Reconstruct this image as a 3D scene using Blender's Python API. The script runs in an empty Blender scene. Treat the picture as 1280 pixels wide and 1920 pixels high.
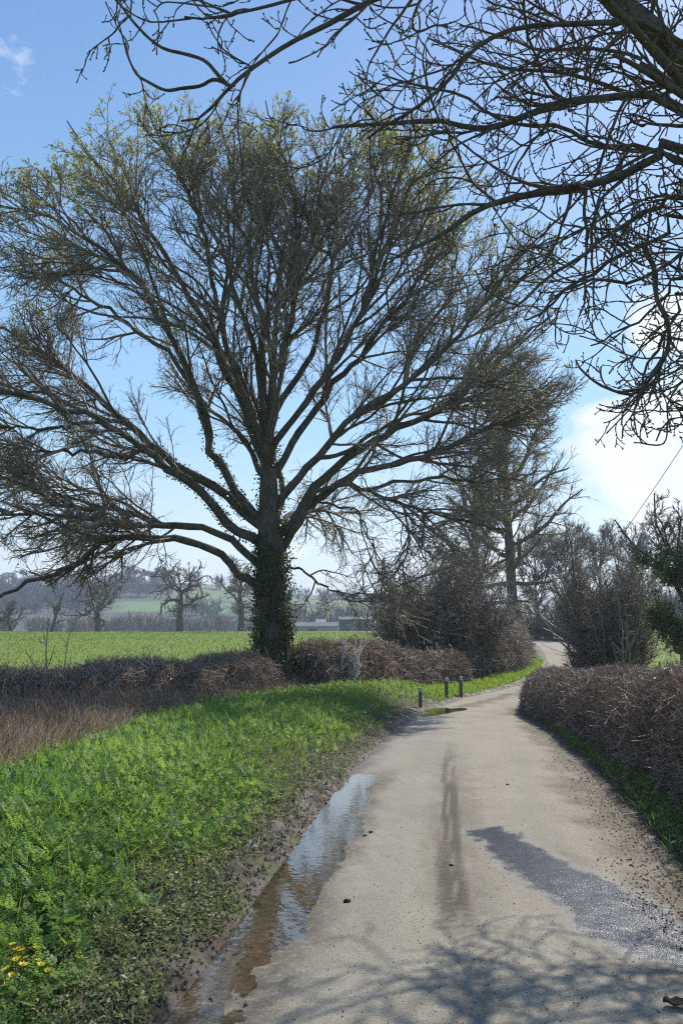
import bpy, math, random
import numpy as np
rng = np.random.default_rng(7)
random.seed(7)
R = math.radians
scene = bpy.context.scene
COL = scene.collection

# ------------------------------------------------------------------ camera
F = 1600.0                      # focal length in photo pixels (1280 x 1920)
HOR = 1172.0
PITCH = math.atan((HOR - 960) / F)
CAMZ = 1.65
cd = bpy.data.cameras.new('camera'); cam = bpy.data.objects.new('camera', cd); COL.objects.link(cam)
cd.sensor_width = 36; cd.lens = 36 * F / 1920; cd.clip_start = 0.05; cd.clip_end = 4000
cam.location = (0, 0, CAMZ); cam.rotation_euler = (R(90) + PITCH, 0, 0)
scene.camera = cam

def ray(px, py):
    a, b = (px - 640) / F, (960 - py) / F
    return np.array([a, math.cos(PITCH) - b * math.sin(PITCH), math.sin(PITCH) + b * math.cos(PITCH)])
def at(px, py, d):
    v = ray(px, py); v = v * (d / v[1])
    return np.array([v[0], v[1], v[2] + CAMZ])

# ------------------------------------------------------------------ noise
def _h(i, j, s):
    n = (i * 374761393 + j * 668265263 + s * 974634777) & 0xffffffff
    n = ((n ^ (n >> 13)) * 1274126177) & 0xffffffff
    return ((n ^ (n >> 16)) & 0xffff) / 65535.0
def vnoise(x, y, s=0):
    x = np.asarray(x, float); y = np.asarray(y, float)
    i = np.floor(x).astype(np.int64); j = np.floor(y).astype(np.int64)
    u = x - i; v = y - j; u = u * u * (3 - 2 * u); v = v * v * (3 - 2 * v)
    return (_h(i, j, s) * (1 - u) + _h(i + 1, j, s) * u) * (1 - v) + (_h(i, j + 1, s) * (1 - u) + _h(i + 1, j + 1, s) * u) * v
def fbm(x, y, s=0, o=4):
    t = 0; a = 0.5; n = 0
    for k in range(o):
        t = t + a * vnoise(x * 2 ** k, y * 2 ** k, s + k); n += a; a *= 0.5
    return t / n
def sstep(a, b, x):
    t = np.clip((np.asarray(x, float) - a) / (b - a), 0, 1); return t * t * (3 - 2 * t)

# ------------------------------------------------------------------ terrain
_by = np.array([-200, 5, 15, 25, 35, 45, 60, 80, 110, 150, 200, 250, 400, 3000.0])
_bz = np.array([0, 0, -.32, -.70, -.95, -.78, -.15, .2, .45, .6, .1, -1.6, -3, -3.0])
_yy = np.arange(-200, 3000, 0.5); _zz = np.interp(_yy, _by, _bz)
_k = np.exp(-0.5 * (np.arange(-20, 21) * 0.5 / 3.0) ** 2); _k /= _k.sum()
_zs = np.convolve(np.pad(_zz, 20, mode='edge'), _k, mode='valid')
def base(y): return np.interp(y, _yy, _zs)

def gpx(px, py, dz=0.0):
    """ground point under a photo pixel"""
    v = ray(px, py); lo, hi = 1.0, 190.0
    for d in np.arange(1.0, 190.0, 0.25):
        if CAMZ + v[2] / v[1] * d < base(d) + dz: hi = d; break
    lo = hi - 0.25
    for _ in range(30):
        m = (lo + hi) / 2
        if CAMZ + v[2] / v[1] * m < base(m) + dz: hi = m
        else: lo = m
    return np.array([v[0] / v[1] * hi, hi, base(hi) + dz])

_le = [gpx(*p) for p in [(300, 1920), (440, 1760), (540, 1620), (620, 1500), (700, 1410), (785, 1337), (870, 1307)]]
_ly = [-60, 0.0] + [p[1] for p in _le] + [36.5, 45, 50, 68, 76, 90, 110, 160]
_lx = [-2.0, -1.25] + [p[0] for p in _le] + [7.2, 10.45, 11.9, 15.5, 16.6, 16.0, 13, 5]
_re = [gpx(*p) for p in [(1290, 1745), (1200, 1590), (1130, 1500), (1080, 1430), (1015, 1370), (965, 1331)]]
_ry = [-60, 0.0] + [p[1] for p in _re] + [29, 36.5, 45, 50, 68, 76, 90, 110, 160]
_rx = [1.5, 1.7] + [p[0] for p in _re] + [7.1, 10.2, 13.2, 14.7, 18.4, 19.6, 19.2, 16.2, 8.2]
_ey = np.arange(-60, 160, 0.25)
_k2 = np.exp(-0.5 * (np.arange(-12, 13) * 0.25 / 0.8) ** 2); _k2 /= _k2.sum()
def _sm(ys, xs): return np.convolve(np.pad(np.interp(_ey, ys, xs), 12, mode='edge'), _k2, mode='valid')
_LX, _RX = _sm(_ly, _lx), _sm(_ry, _rx)
def Lx(y): return np.interp(y, _ey, _LX)
def Rx(y): return np.interp(y, _ey, _RX)
def verge_w(y): return np.interp(y, [0, 4, 7, 12, 18, 24, 29, 33, 40], [2.9, 2.9, 2.75, 3.4, 4.3, 3.9, 3.3, 2.2, 1.2])
def H(x, y):
    x = np.asarray(x, float); y = np.asarray(y, float)
    b = base(y); s = Lx(y) - x; s2 = x - Rx(y)
    near = sstep(100, 70, y)
    z = b.copy() if hasattr(b, 'copy') else b
    inside = np.minimum(sstep(-0.12, 0.06, -np.maximum(s, s2)), 1)
    z = z - 0.09 * inside * near
    rough = fbm(x * 3.1, y * 3.1, 3) - .5
    fine = fbm(x * 11, y * 11, 9) - .5
    bl = sstep(0.0, 0.3, s)
    bank = np.interp(y, [0, 5, 12, 20, 27, 31, 36, 60], [.42, .42, .4, .42, .55, .2, .12, .12])
    z = z + near * bl * (0.02 + bank * sstep(0.1, 1.7, s) * (1 - 0.35 * sstep(2.5, 6.5, s)) + (0.10 * rough * sstep(.1, .6, s) + (0.15 * fine + .07 * (fbm(x * 27, y * 27, 12, 2) - .5)) * sstep(1.2, .3, s) * sstep(.0, .22, s)) * sstep(14, 3, s) + .03 * sstep(.02, .14, s))
    br = sstep(0.0, 0.4, s2)
    z = z + near * br * (0.01 + 0.12 * sstep(0.1, 0.9, s2) + (0.06 * rough + 0.035 * fine) * sstep(5, 1, s2))
    return z + 0.25 * (fbm(x * .03, y * .03, 21) - .5) * sstep(50, 120, y)

def gpxH(px, py):
    v = ray(px, py); d = np.arange(1.5, 120, .02); x = v[0] / v[1] * d; z = CAMZ + v[2] / v[1] * d; k = np.argmax(z < H(x, d)); return np.array([x[k], d[k], float(H(x[k], d[k]))])

# ------------------------------------------------------------------ mesh builder
ORIG = {}
class Geo:
    def __init__(s): s.v = []; s.q = []; s.t = []; s.a = []; s.n = 0
    def add(s, v, q=None, t=None, a=None):
        v = np.asarray(v, float).reshape(-1, 3)
        if q is not None and len(q): s.q.append(np.asarray(q, np.int64).reshape(-1, 4) + s.n)
        if t is not None and len(t): s.t.append(np.asarray(t, np.int64).reshape(-1, 3) + s.n)
        s.v.append(v); s.n += len(v)
        s.a.append(np.zeros(len(v)) if a is None else np.broadcast_to(np.asarray(a, float).reshape(-1), (len(v),)) if np.size(a) in (1, len(v)) else np.zeros(len(v)))
        return s
    def box(s, c, d, rz=0):
        x, y, z = [k / 2 for k in d]
        p = np.array([[-x, -y, -z], [x, -y, -z], [x, y, -z], [-x, y, -z], [-x, -y, z], [x, -y, z], [x, y, z], [-x, y, z]])
        cr, sr = math.cos(rz), math.sin(rz)
        p = p @ np.array([[cr, sr, 0], [-sr, cr, 0], [0, 0, 1]]) + np.asarray(c)
        return s.add(p, [[0, 3, 2, 1], [4, 5, 6, 7], [0, 1, 5, 4], [1, 2, 6, 5], [2, 3, 7, 6], [3, 0, 4, 7]])
    def build(s, name, mat, parent=None, smooth=True, extra=None, origin=None):
        V = np.concatenate(s.v); o = ORIG.get(parent.name, np.zeros(3)) if parent else (np.zeros(3) if origin is None else np.asarray(origin, float))
        Q = np.concatenate(s.q) if s.q else np.zeros((0, 4), np.int64); T = np.concatenate(s.t) if s.t else np.zeros((0, 3), np.int64)
        me = bpy.data.meshes.new(name)
        me.vertices.add(len(V)); me.vertices.foreach_set('co', (V - o).astype(np.float32).ravel())
        li = np.concatenate([Q.ravel(), T.ravel()]); me.loops.add(len(li)); me.loops.foreach_set('vertex_index', li.astype(np.int32))
        ls = np.concatenate([np.arange(len(Q)) * 4, len(Q) * 4 + np.arange(len(T)) * 3])
        me.polygons.add(len(ls)); me.polygons.foreach_set('loop_start', ls.astype(np.int32))
        me.polygons.foreach_set('use_smooth', np.full(len(ls), smooth, bool))
        at_ = me.attributes.new('v', 'FLOAT', 'POINT'); at_.data.foreach_set('value', np.concatenate(s.a).astype(np.float32))
        for k, val in (extra or {}).items():
            e = me.attributes.new(k, 'FLOAT', 'POINT'); e.data.foreach_set('value', np.asarray(val, np.float32).ravel())
        me.update(calc_edges=True)
        me.materials.append(mat)
        ob = bpy.data.objects.new(name, me); COL.objects.link(ob)
        if parent: ob.parent = parent; ORIG[ob.name] = o
        else: ob.location = o; ORIG[ob.name] = o
        return ob

def tag(o, label=None, cat=None, group=None, kind=None):
    if label: o['label'] = label
    if cat: o['category'] = cat
    if group: o['group'] = group
    if kind: o['kind'] = kind
    return o
def thing(name, loc, label, cat, group=None):
    o = bpy.data.objects.new(name, None); COL.objects.link(o); o.location = [float(k) for k in loc]; o.empty_display_size = .2
    ORIG[o.name] = np.asarray(loc, float)
    return tag(o, label, cat, group)

def nrm(v): return v / np.maximum(np.linalg.norm(v, axis=-1, keepdims=True), 1e-9)
def tubes(P, Rd, S=3):
    P = np.asarray(P, float); Rd = np.asarray(Rd, float)
    if P.ndim == 2: P = P[None]; Rd = Rd[None]
    N, K, _ = P.shape
    T = nrm(np.gradient(P, axis=1))
    m = nrm(P[:, -1] - P[:, 0]); ref = np.where(np.abs(m[:, 2:3]) > .75, np.array([[1., .13, .1]]), np.array([[.1, .12, 1.]]))
    U = nrm(np.cross(T, ref[:, None, :])); W = np.cross(T, U)
    an = np.arange(S) * 2 * math.pi / S
    V = P[:, :, None, :] + Rd[:, :, None, None] * (U[:, :, None, :] * np.cos(an)[None, None, :, None] + W[:, :, None, :] * np.sin(an)[None, None, :, None])
    n = np.arange(N)[:, None, None] * K * S; k = np.arange(K - 1)[None, :, None] * S; s = np.arange(S)[None, None, :]; s1 = (s + 1) % S
    q = np.stack([n + k + s, n + k + s1, n + k + S + s1, n + k + S + s], -1).reshape(-1, 4)
    return V.reshape(-1, 3), q
def spath(P, n):
    P = np.asarray(P, float); m = len(P)
    d = np.r_[0, np.cumsum(np.linalg.norm(np.diff(P, axis=0), axis=1))]
    u = np.linspace(0, d[-1], n)
    E = np.vstack([2 * P[0] - P[1], P, 2 * P[-1] - P[-2]])
    i = np.clip(np.searchsorted(d, u, side='right') - 1, 0, m - 2); t = ((u - d[i]) / (d[i + 1] - d[i] + 1e-9))[:, None]
    p0, p1, p2, p3 = E[i], E[i + 1], E[i + 2], E[i + 3]
    return .5 * (2 * p1 + (p2 - p0) * t + (2 * p0 - 5 * p1 + 4 * p2 - p3) * t ** 2 + (3 * p1 - p0 - 3 * p2 + p3) * t ** 3)

# ------------------------------------------------------------------ growth
def spawn(P, Rd, cnt, t0, t1, ang, asd, lmul, lmin, lmax, rmul, r, tip=1.15):
    N, K, _ = P.shape
    plen = np.linalg.norm(np.diff(P, axis=1), axis=2).sum(1)
    c = np.maximum(1, np.round(cnt * plen / plen.mean())).astype(int) if cnt >= 1 else (r.random(N) < cnt).astype(int)
    idx = np.repeat(np.arange(N), c); M = len(idx)
    t = t0 + (t1 - t0) * r.random(M); f = t * (K - 1); k = np.clip(f.astype(int), 0, K - 2); w = (f - k)[:, None]
    S = P[idx, k] * (1 - w) + P[idx, k + 1] * w; T = nrm(P[idx, k + 1] - P[idx, k])
    pr = Rd[idx, k] * (1 - w[:, 0]) + Rd[idx, k + 1] * w[:, 0]
    q = r.normal(size=(M, 3)); q = nrm(q - (q * T).sum(1, keepdims=True) * T)
    a = np.radians(r.normal(ang, asd, M))[:, None]
    D = nrm(np.cos(a) * T + np.sin(a) * q)
    L = np.clip(plen[idx] * lmul * (tip - t) * r.uniform(.55, 1.25, M), lmin, lmax)
    return S, D, L, pr * rmul
def grow(S, D, L, r0, r1, K, wig, trop, ts, r, env=None, bud=0.0, lump=0.0, curl=0.0):
    S = np.asarray(S, float); D = np.asarray(D, float); L = np.asarray(L, float).copy(); r0 = np.broadcast_to(np.asarray(r0, float), (len(S),)).copy()
    if env is not None:
        sc = np.ones(len(S)); done = np.zeros(len(S), bool)
        for f in (1, .8, .62, .46, .32, .2, .1):
            tv = trop(S + D * (L * f)[:, None] * .5)
            ok = env(S + nrm(D + ts * 2 * tv) * (L * f)[:, None]) < 1
            sc = np.where(~done & ok, f, sc); done |= ok
        keep = done; S, D, L, r0 = S[keep], D[keep], (L * sc)[keep], r0[keep]
    N = len(S); P = np.empty((N, K, 3)); P[:, 0] = S; p = S.copy(); d = D.copy(); ax = nrm(r.normal(size=(N, 3))) * (curl * r.uniform(.3, 1.3, (N, 1)))
    for k in range(1, K):
        d = nrm(d + wig * r.normal(size=(N, 3)) + ts * trop(p) + (np.cross(ax, d) if curl else 0)); p = p + d * (L / (K - 1))[:, None]; P[:, k] = p
    t = np.linspace(0, 1, K)[None, :]
    r1 = np.minimum(r1, r0 * .8)[:, None] if np.ndim(r1) else np.minimum(np.full(N, r1), r0 * .8)[:, None]
    Rd = r0[:, None] * (1 - t) ** .8 + r1 * (1 - (1 - t) ** .8)
    if lump: Rd = Rd * (1 + lump * (r.random(Rd.shape) - .4))
    if bud: Rd[:, -1] *= (1 + bud)
    return P, Rd
def up(w): return lambda p: np.broadcast_to(np.array(w, float), p.shape)
def leaf_quads(P, D, size, r, wid=.5, fold=.15):
    """one diamond leaf (two folded triangles) at each P pointing along D"""
    N = len(P); D = nrm(D); q = r.normal(size=(N, 3)); U = nrm(np.cross(D, q)); W = np.cross(D, U)
    s = np.broadcast_to(np.asarray(size, float), (N,))[:, None]
    v = np.stack([P, P + D * s * .5 + U * s * wid * .5 + W * s * fold, P + D * s, P + D * s * .5 - U * s * wid * .5 + W * s * fold], 1)
    i = np.arange(N)[:, None] * 4
    return v.reshape(-1, 3), np.concatenate([i + [0, 1, 2], i + [0, 2, 3]])

# ------------------------------------------------------------------ materials
def mat(name):
    m = bpy.data.materials.new(name); m.use_nodes = True; nt = m.node_tree; nt.nodes.clear()
    out = nt.nodes.new('ShaderNodeOutputMaterial'); return m, nt, out
def nd(nt, typ, **kw):
    n = nt.nodes.new(typ)
    for k, v in kw.items():
        if k.startswith('i_'):
            key = k[2:]; n.inputs[int(key) if key.isdigit() else key.replace('_', ' ')].default_value = v
        else: setattr(n, k, v)
    return n
def lk(nt, a, b): nt.links.new(a, b)
def c4(c): return (c[0], c[1], c[2], 1)
def mix(nt, fac, a, b):
    n = nt.nodes.new('ShaderNodeMix'); n.data_type = 'RGBA'
    for s, v in ((n.inputs[0], fac), (n.inputs[6], a), (n.inputs[7], b)):
        if isinstance(v, (int, float)): s.default_value = v
        elif isinstance(v, tuple): s.default_value = c4(v)
        else: nt.links.new(v, s)
    return n.outputs[2]
def rng_(nt, v, a, b, c=0., d=1.):
    n = nd(nt, 'ShaderNodeMapRange', i_1=a, i_2=b, i_3=c, i_4=d); lk(nt, v, n.inputs[0]); return n.outputs[0]
def noise(nt, scale, detail=4, rough=.55, coord=None, kind='Object'):
    if coord is None:
        tc = nt.nodes.new('ShaderNodeTexCoord'); coord = tc.outputs[kind]
    n = nd(nt, 'ShaderNodeTexNoise', i_Scale=scale, i_Detail=detail, i_Roughness=rough); lk(nt, coord, n.inputs['Vector']); return n.outputs[0]
def attr(nt, name): return nd(nt, 'ShaderNodeAttribute', attribute_name=name).outputs['Fac']
def math_(nt, op, a, b=None):
    n = nd(nt, 'ShaderNodeMath', operation=op)
    for s, v in ((n.inputs[0], a), (n.inputs[1], b)):
        if v is None: continue
        if isinstance(v, (int, float)): s.default_value = v
        else: lk(nt, v, s)
    return n.outputs[0]
def foliage(name, ca, cb, transl=.4, rough=.6, tmul=1.0, cc=None, gloss=.3):
    m, nt, out = mat(name); c = mix(nt, attr(nt, 'v'), ca, cb)
    b = nd(nt, 'ShaderNodeBsdfPrincipled', i_Roughness=rough); b.inputs['Specular IOR Level'].default_value = gloss
    lk(nt, c, b.inputs['Base Color'])
    if transl:
        t = nd(nt, 'ShaderNodeBsdfTranslucent'); hs = nd(nt, 'ShaderNodeHueSaturation', i_Saturation=1.1, i_Value=tmul, i_Hue=.49); lk(nt, c, hs.inputs['Color']); lk(nt, hs.outputs[0], t.inputs['Color'])
        mx = nd(nt, 'ShaderNodeMixShader', i_0=transl); lk(nt, b.outputs[0], mx.inputs[1]); lk(nt, t.outputs[0], mx.inputs[2]); lk(nt, mx.outputs[0], out.inputs[0])
    else: lk(nt, b.outputs[0], out.inputs[0])
    return m
def bark(name, ca, cb, moss=None, scale=6, bump=.6, rough=.85, spec=.2):
    m, nt, out = mat(name)
    tc = nd(nt, 'ShaderNodeTexCoord'); mp = nd(nt, 'ShaderNodeMapping'); mp.inputs['Scale'].default_value = (1, 1, .3); lk(nt, tc.outputs['Object'], mp.inputs[0])
    n1 = noise(nt, scale, 6, .65, mp.outputs[0]); c = mix(nt, rng_(nt, n1, .35, .65), ca, cb)
    if moss: c = mix(nt, rng_(nt, noise(nt, 1.7, 4), .5, .68), c, moss)
    b = nd(nt, 'ShaderNodeBsdfPrincipled', i_Roughness=rough); b.inputs['Specular IOR Level'].default_value = spec; lk(nt, c, b.inputs['Base Color'])
    bp = nd(nt, 'ShaderNodeBump', i_Strength=bump, i_Distance=.03); lk(nt, n1, bp.inputs['Height']); lk(nt, bp.outputs[0], b.inputs['Normal'])
    lk(nt, b.outputs[0], out.inputs[0]); return m
def flat(name, ca, cb, scale=3, rough=.7, bump=0., spec=.3):
    m, nt, out = mat(name); n1 = noise(nt, scale, 5, .6); c = mix(nt, rng_(nt, n1, .3, .7), ca, cb)
    b = nd(nt, 'ShaderNodeBsdfPrincipled', i_Roughness=rough); b.inputs['Specular IOR Level'].default_value = spec; lk(nt, c, b.inputs['Base Color'])
    if bump: bp = nd(nt, 'ShaderNodeBump', i_Strength=bump, i_Distance=.02); lk(nt, n1, bp.inputs['Height']); lk(nt, bp.outputs[0], b.inputs['Normal'])
    lk(nt, b.outputs[0], out.inputs[0]); return m

M_oak = bark('oak_bark', (.055, .046, .036), (.15, .125, .095), (.085, .09, .05), 9, 1.0)
M_oaktwig = foliage('oak_twig', (.12, .095, .072), (.28, .225, .165), 0, .6)
M_ash = bark('ash_bark', (.05, .043, .036), (.14, .12, .098), (.09, .09, .06), 14, 1.0)
M_ashtwig = bark('ash_twig', (.065, .052, .042), (.15, .12, .095), None, 20, .3)
M_spring = foliage('spring_leaf', (.26, .29, .06), (.50, .47, .14), .5, .5, 1.3)
M_ivy = foliage('ivy_leaf', (.030, .050, .016), (.085, .12, .035), .25, .38, 1.2, gloss=.5)
M_vine = flat('vine_stem', (.09, .075, .055), (.16, .13, .10), 8)
M_grass = foliage('grass_blade', (.13, .23, .042), (.265, .365, .085), .56, .5, 1.5, gloss=.25)
M_frond = foliage('parsley_leaf', (.085, .185, .042), (.225, .335, .09), .52, .5, 1.5, gloss=.25)
M_weed = foliage('weed_leaf', (.09, .14, .04), (.32, .32, .16), .35, .5, 1.2)
M_dead = foliage('dead_grass', (.22, .155, .10), (.52, .41, .28), .35, .7, 1.1)
M_hedge = foliage('hedge_twig', (.11, .074, .054), (.58, .45, .35), 0, .5, gloss=.4)
M_hedgeleaf = foliage('hedge_leaf', (.10, .062, .038), (.30, .19, .11), .35, .4, gloss=.5)
M_bramble = foliage('bramble_twig', (.13, .092, .066), (.64, .50, .38), 0, .5, gloss=.4)
M_scrub = foliage('scrub_twig', (.10, .066, .046), (.36, .25, .17), 0, .6)
M_bush = foliage('bush_twig', (.12, .098, .080), (.35, .285, .23), 0, .5)
M_greytwig = foliage('grey_twig', (.10, .085, .065), (.22, .185, .145), 0, .6)
M_greybark = bark('grey_bark', (.07, .06, .048), (.18, .155, .12), None, 7)
M_pale = foliage('pale_twig', (.62, .56, .50), (.82, .77, .72), .25, .6)
M_pine = foliage('pine_needle', (.012, .024, .016), (.03, .05, .03), .15, .6)
M_farwood = foliage('far_twig', (.13, .11, .085), (.25, .21, .165), 0, .8)
M_evergreen = foliage('evergreen_leaf', (.045, .075, .025), (.12, .16, .06), .35, .4)
M_pebble = foliage('gravel', (.055, .041, .029), (.15, .115, .08), 0, .6)
M_litter = foliage('litter', (.05, .035, .025), (.20, .13, .08), .15, .7)
M_clod = flat('clod_soil', (.03, .022, .016), (.06, .046, .034), 40, .9, .5)
M_yellow = foliage('yellow_petal', (.75, .52, .01), (.85, .66, .03), .35, .4)
M_yellowc = foliage('flower_centre', (.45, .33, .02), (.5, .4, .04), 0, .6)
M_blue = foliage('bluebell_petal', (.16, .15, .48), (.24, .22, .6), .3, .5)
M_stem = foliage('green_stem', (.06, .12, .02), (.09, .16, .03), .2, .5)
M_dock = foliage('dock_leaf', (.11, .20, .04), (.17, .27, .07), .4, .5, 1.2, gloss=.5)
M_post = flat('post_wood', (.09, .075, .055), (.19, .16, .12), 25, .8, .4)
M_posttop = flat('post_top', (.38, .36, .31), (.5, .48, .42), 25, .7, .2)
M_wall = flat('barn_wall', (.30, .29, .28), (.38, .37, .35), .8)
M_wall2 = flat('barn_boards', (.06, .075, .095), (.09, .105, .125), .8)
M_roof = flat('barn_roof', (.15, .15, .15), (.21, .21, .21), .8, .95, 0, .1)
M_white = flat('white_sheet', (.32, .32, .32), (.4, .4, .4), 1)
M_cable = flat('cable_rubber', (.02, .02, .02), (.03, .03, .03), 5)

# ------------------------------------------------------------------ ground sheet
def graded(parts):
    out = []
    for a, b, st in parts: out.append(np.arange(a, b, st))
    return np.unique(np.round(np.concatenate(out), 4))
gx = graded([(-1600, -200, 100), (-200, -40, 10), (-40, -14, 1), (-14, -6, .25), (-6, 5, .055), (5, 14, .25), (14, 30, .5), (30, 200, 10), (200, 1601, 100)])
gy = graded([(-120, -10, 10), (-10, 2, .5), (2, 12, .055), (12, 26, .14), (26, 55, .35), (55, 110, 1.5), (110, 260, 6), (260, 420, 20), (420, 2001, 120)])
X, Y = np.meshgrid(gx, gy); Z = H(X, Y)
nx, ny = len(gx), len(gy); ii = (np.arange(ny - 1)[:, None] * nx + np.arange(nx - 1)[None, :]).ravel()
s = Lx(Y) - X; s2 = X - Rx(Y); nearf = (Y < 95) * (Y > -30)
mudn = fbm(X * 2.2, Y * 2.2, 40)
mud = np.clip(sstep(.55, .12, s + (mudn - .5) * .8) * (s > -.5) * (s2 < 0) + sstep(.55, .1, s2 + (mudn - .5) * .6) * (s2 > -.5) * (s < 0), 0, 1) * nearf
W_ = verge_w(Y)
dry = np.clip(sstep(W_ - .3, W_ + .4, s + (mudn - .5) * 1.2) * sstep(W_ + 8, W_ + 5, s) * sstep(34, 24, Y) + .8 * sstep(.6, 1.2, s2) * sstep(3.5, 2.5, s2) * sstep(34, 28, Y) * (s < 0), 0, 1) * (Y > -30)
verge = np.clip(sstep(.0, .25, s) * sstep(W_ + .5, W_, s) + sstep(.0, .25, s2) * sstep(1.6, 1.0, s2), 0, 1) * nearf
def ground_mat():
    m, nt, out = mat('ground_soil_and_grass')
    tc = nd(nt, 'ShaderNodeTexCoord'); co = tc.outputs['Object']
    mp = nd(nt, 'ShaderNodeMapping'); mp.inputs['Scale'].default_value = (1, .35, 1); lk(nt, co, mp.inputs[0])
    g = mix(nt, rng_(nt, noise(nt, .25, 6, .7, mp.outputs[0]), .35, .65), (.118, .182, .016), (.165, .228, .022))
    g = mix(nt, rng_(nt, noise(nt, 3.0, 4, .7, co), .45, .75), g, (.17, .20, .045))
    n2 = noise(nt, 14, 5, .7, co)
    md = mix(nt, rng_(nt, n2, .3, .7), (.040, .030, .021), (.105, .080, .057))
    dr = mix(nt, rng_(nt, noise(nt, 9, 5, .7, co), .35, .65), (.06, .045, .03), (.17, .125, .08))
    vg = mix(nt, rng_(nt, noise(nt, 12, 5, .7, co), .35, .65), (.04, .036, .022), (.085, .08, .042))
    c = mix(nt, attr(nt, 'verge'), g, vg); c = mix(nt, attr(nt, 'dry'), c, dr); c = mix(nt, attr(nt, 'mud'), c, md)
    b = nd(nt, 'ShaderNodeBsdfPrincipled', i_Roughness=.85); b.inputs['Specular IOR Level'].default_value = .25; lk(nt, c, b.inputs['Base Color'])
    rr = mix(nt, math_(nt, 'MULTIPLY', attr(nt, 'mud'), rng_(nt, noise(nt, 5, 3, .5, co), .45, .6)), (.85, .85, .85), (.42, .42, .42)); lk(nt, rr, b.inputs['Roughness'])
    bp = nd(nt, 'ShaderNodeBump', i_Strength=.8, i_Distance=.04); lk(nt, n2, bp.inputs['Height']); lk(nt, bp.outputs[0], b.inputs['Normal'])
    lk(nt, b.outputs[0], out.inputs[0]); return m
g = Geo(); g.add(np.stack([X, Y, Z], -1), np.stack([ii, ii + 1, ii + nx + 1, ii + nx], -1))
tag(g.build('ground', ground_mat(), extra={'mud': mud, 'dry': dry, 'verge': verge}), kind='structure')

# ------------------------------------------------------------------ road
ry = graded([(-12, 2.6, .3), (2.6, 13, .026), (13, 36, .09), (36, 130, .4)])
NC = 100; u = np.linspace(0, 1, NC)
l_, r_ = Lx(ry) - .3, Rx(ry) + .45
XR = l_[:, None] + (r_ - l_)[:, None] * u[None, :]; YR = np.repeat(ry[:, None], NC, 1)
A = XR - Lx(YR); WID = (Rx(YR) - Lx(YR)); B = WID - A
gate = sstep(2.5, 4.5, YR) * sstep(11.8, 10.3, YR)
grain = fbm(XR * 16, YR * 7, 60, 3) - .5
def road_z(x, y):
    a = x - Lx(y); b = Rx(y) - x; gt = sstep(2.5, 4.5, y) * sstep(11.8, 10.3, y)
    return base(y) + .035 * sstep(0, 1.0, a) * sstep(-.1, .9, b) - .012 - gt * .034 * sstep(.56, .24, a + (fbm(x * 2.4, y * 1.3, 88) - .5) * .5)
ZR = road_z(XR, YR) + grain * (.008 + .025 * gate * sstep(.7, .3, A)) + .004 * (fbm(XR * 40, YR * 40, 5, 2) - .5)
def poly_in(px, x, y):
    p = np.array([gpx(*q)[:2] for q in px]); ins = np.zeros(x.shape, bool); dmin = np.full(x.shape, 1e9)
    for k in range(len(p)):
        (x0, y0), (x1, y1) = p[k], p[(k + 1) % len(p)]
        cond = ((y0 > y) != (y1 > y)) & (x < (x1 - x0) * (y - y0) / (y1 - y0 + 1e-12) + x0); ins ^= cond
        t = np.clip(((x - x0) * (x1 - x0) + (y - y0) * (y1 - y0)) / ((x1 - x0) ** 2 + (y1 - y0) ** 2), 0, 1)
        dmin = np.minimum(dmin, np.hypot(x - x0 - t * (x1 - x0), y - y0 - t * (y1 - y0)))
    return np.where(ins, dmin, -dmin)
wn = (fbm(XR * 3, YR * 2, 31) - .5)
dw = poly_in([(868, 1562), (935, 1556), (1010, 1592), (1110, 1640), (1200, 1690), (1300, 1738), (1420, 1800), (1420, 1890), (1290, 1828), (1180, 1788), (1080, 1730), (1000, 1668), (920, 1606)], XR, YR)
wet = sstep(-.20, .12, dw + wn * .22 + .16 * (fbm(XR * 14, YR * 9, 33, 3) - .5))
wet = np.maximum(wet, .5 * gate * sstep(.58, .46, A + wn * .4))                       # damp margin of the puddle
dfilm = poly_in([(290, 1930), (430, 1765), (535, 1690), (575, 1735), (585, 1790), (545, 1850), (470, 1930)], XR, YR); wet = np.maximum(wet, .5 * sstep(-.14, .16, dfilm + wn * .25 + .2 * (fbm(XR * 9, YR * 6, 34, 3) - .5)))
wet = np.maximum(wet, .45 * sstep(.5, .15, A + wn * .4) * sstep(20, 14, YR))
wet = wet * (1 - .85 * gate * sstep(.62, .45, A + wn * .3))
dmud = poly_in([(832, 1375), (858, 1375), (868, 1450), (880, 1560), (890, 1720), (832, 1720), (812, 1570), (826, 1450)], XR, YR)
tc_ = np.array([gpx(*q)[:2] for q in [(868, 1760), (856, 1690), (846, 1600), (843, 1520), (845, 1450), (850, 1390), (858, 1350)]])
lat = XR - np.interp(YR, tc_[:, 1], tc_[:, 0]); ygate = sstep(4.6, 5.6, YR) * sstep(16, 9, YR)
strk = sstep(.30, .62, fbm(lat * 22, YR * .35, 91, 2)) * (.84 + .16 * np.sin(YR * 62 + 50 * np.abs(lat) + 5 * fbm(XR * 6, YR * 3, 93))) * (.45 + .9 * fbm(XR * 4, YR * 1.6, 92))
mudr = np.clip(1.05 * sstep(.12, .06, np.abs(lat + .02)) * ygate * strk + .42 * sstep(.34, .1, np.abs(lat)) * ygate * fbm(XR * 8, YR * 3, 95), 0, 1)
trk = mudr.copy()
dm2 = poly_in([(815, 1337), (905, 1326), (965, 1304), (955, 1298), (880, 1320), (835, 1330)], XR, YR)
mudr = np.maximum(mudr, .9 * sstep(-.1, .25, dm2 + wn * .8))
mudr = np.maximum(mudr, sstep(.55, .0, B + wn * .9) * .9)
mudr = np.maximum(mudr, .8 * gate * sstep(.6, .35, A + wn * .3))
mudr = np.maximum(mudr, sstep(.16, .0, A + wn * .35) * .95)
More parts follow.
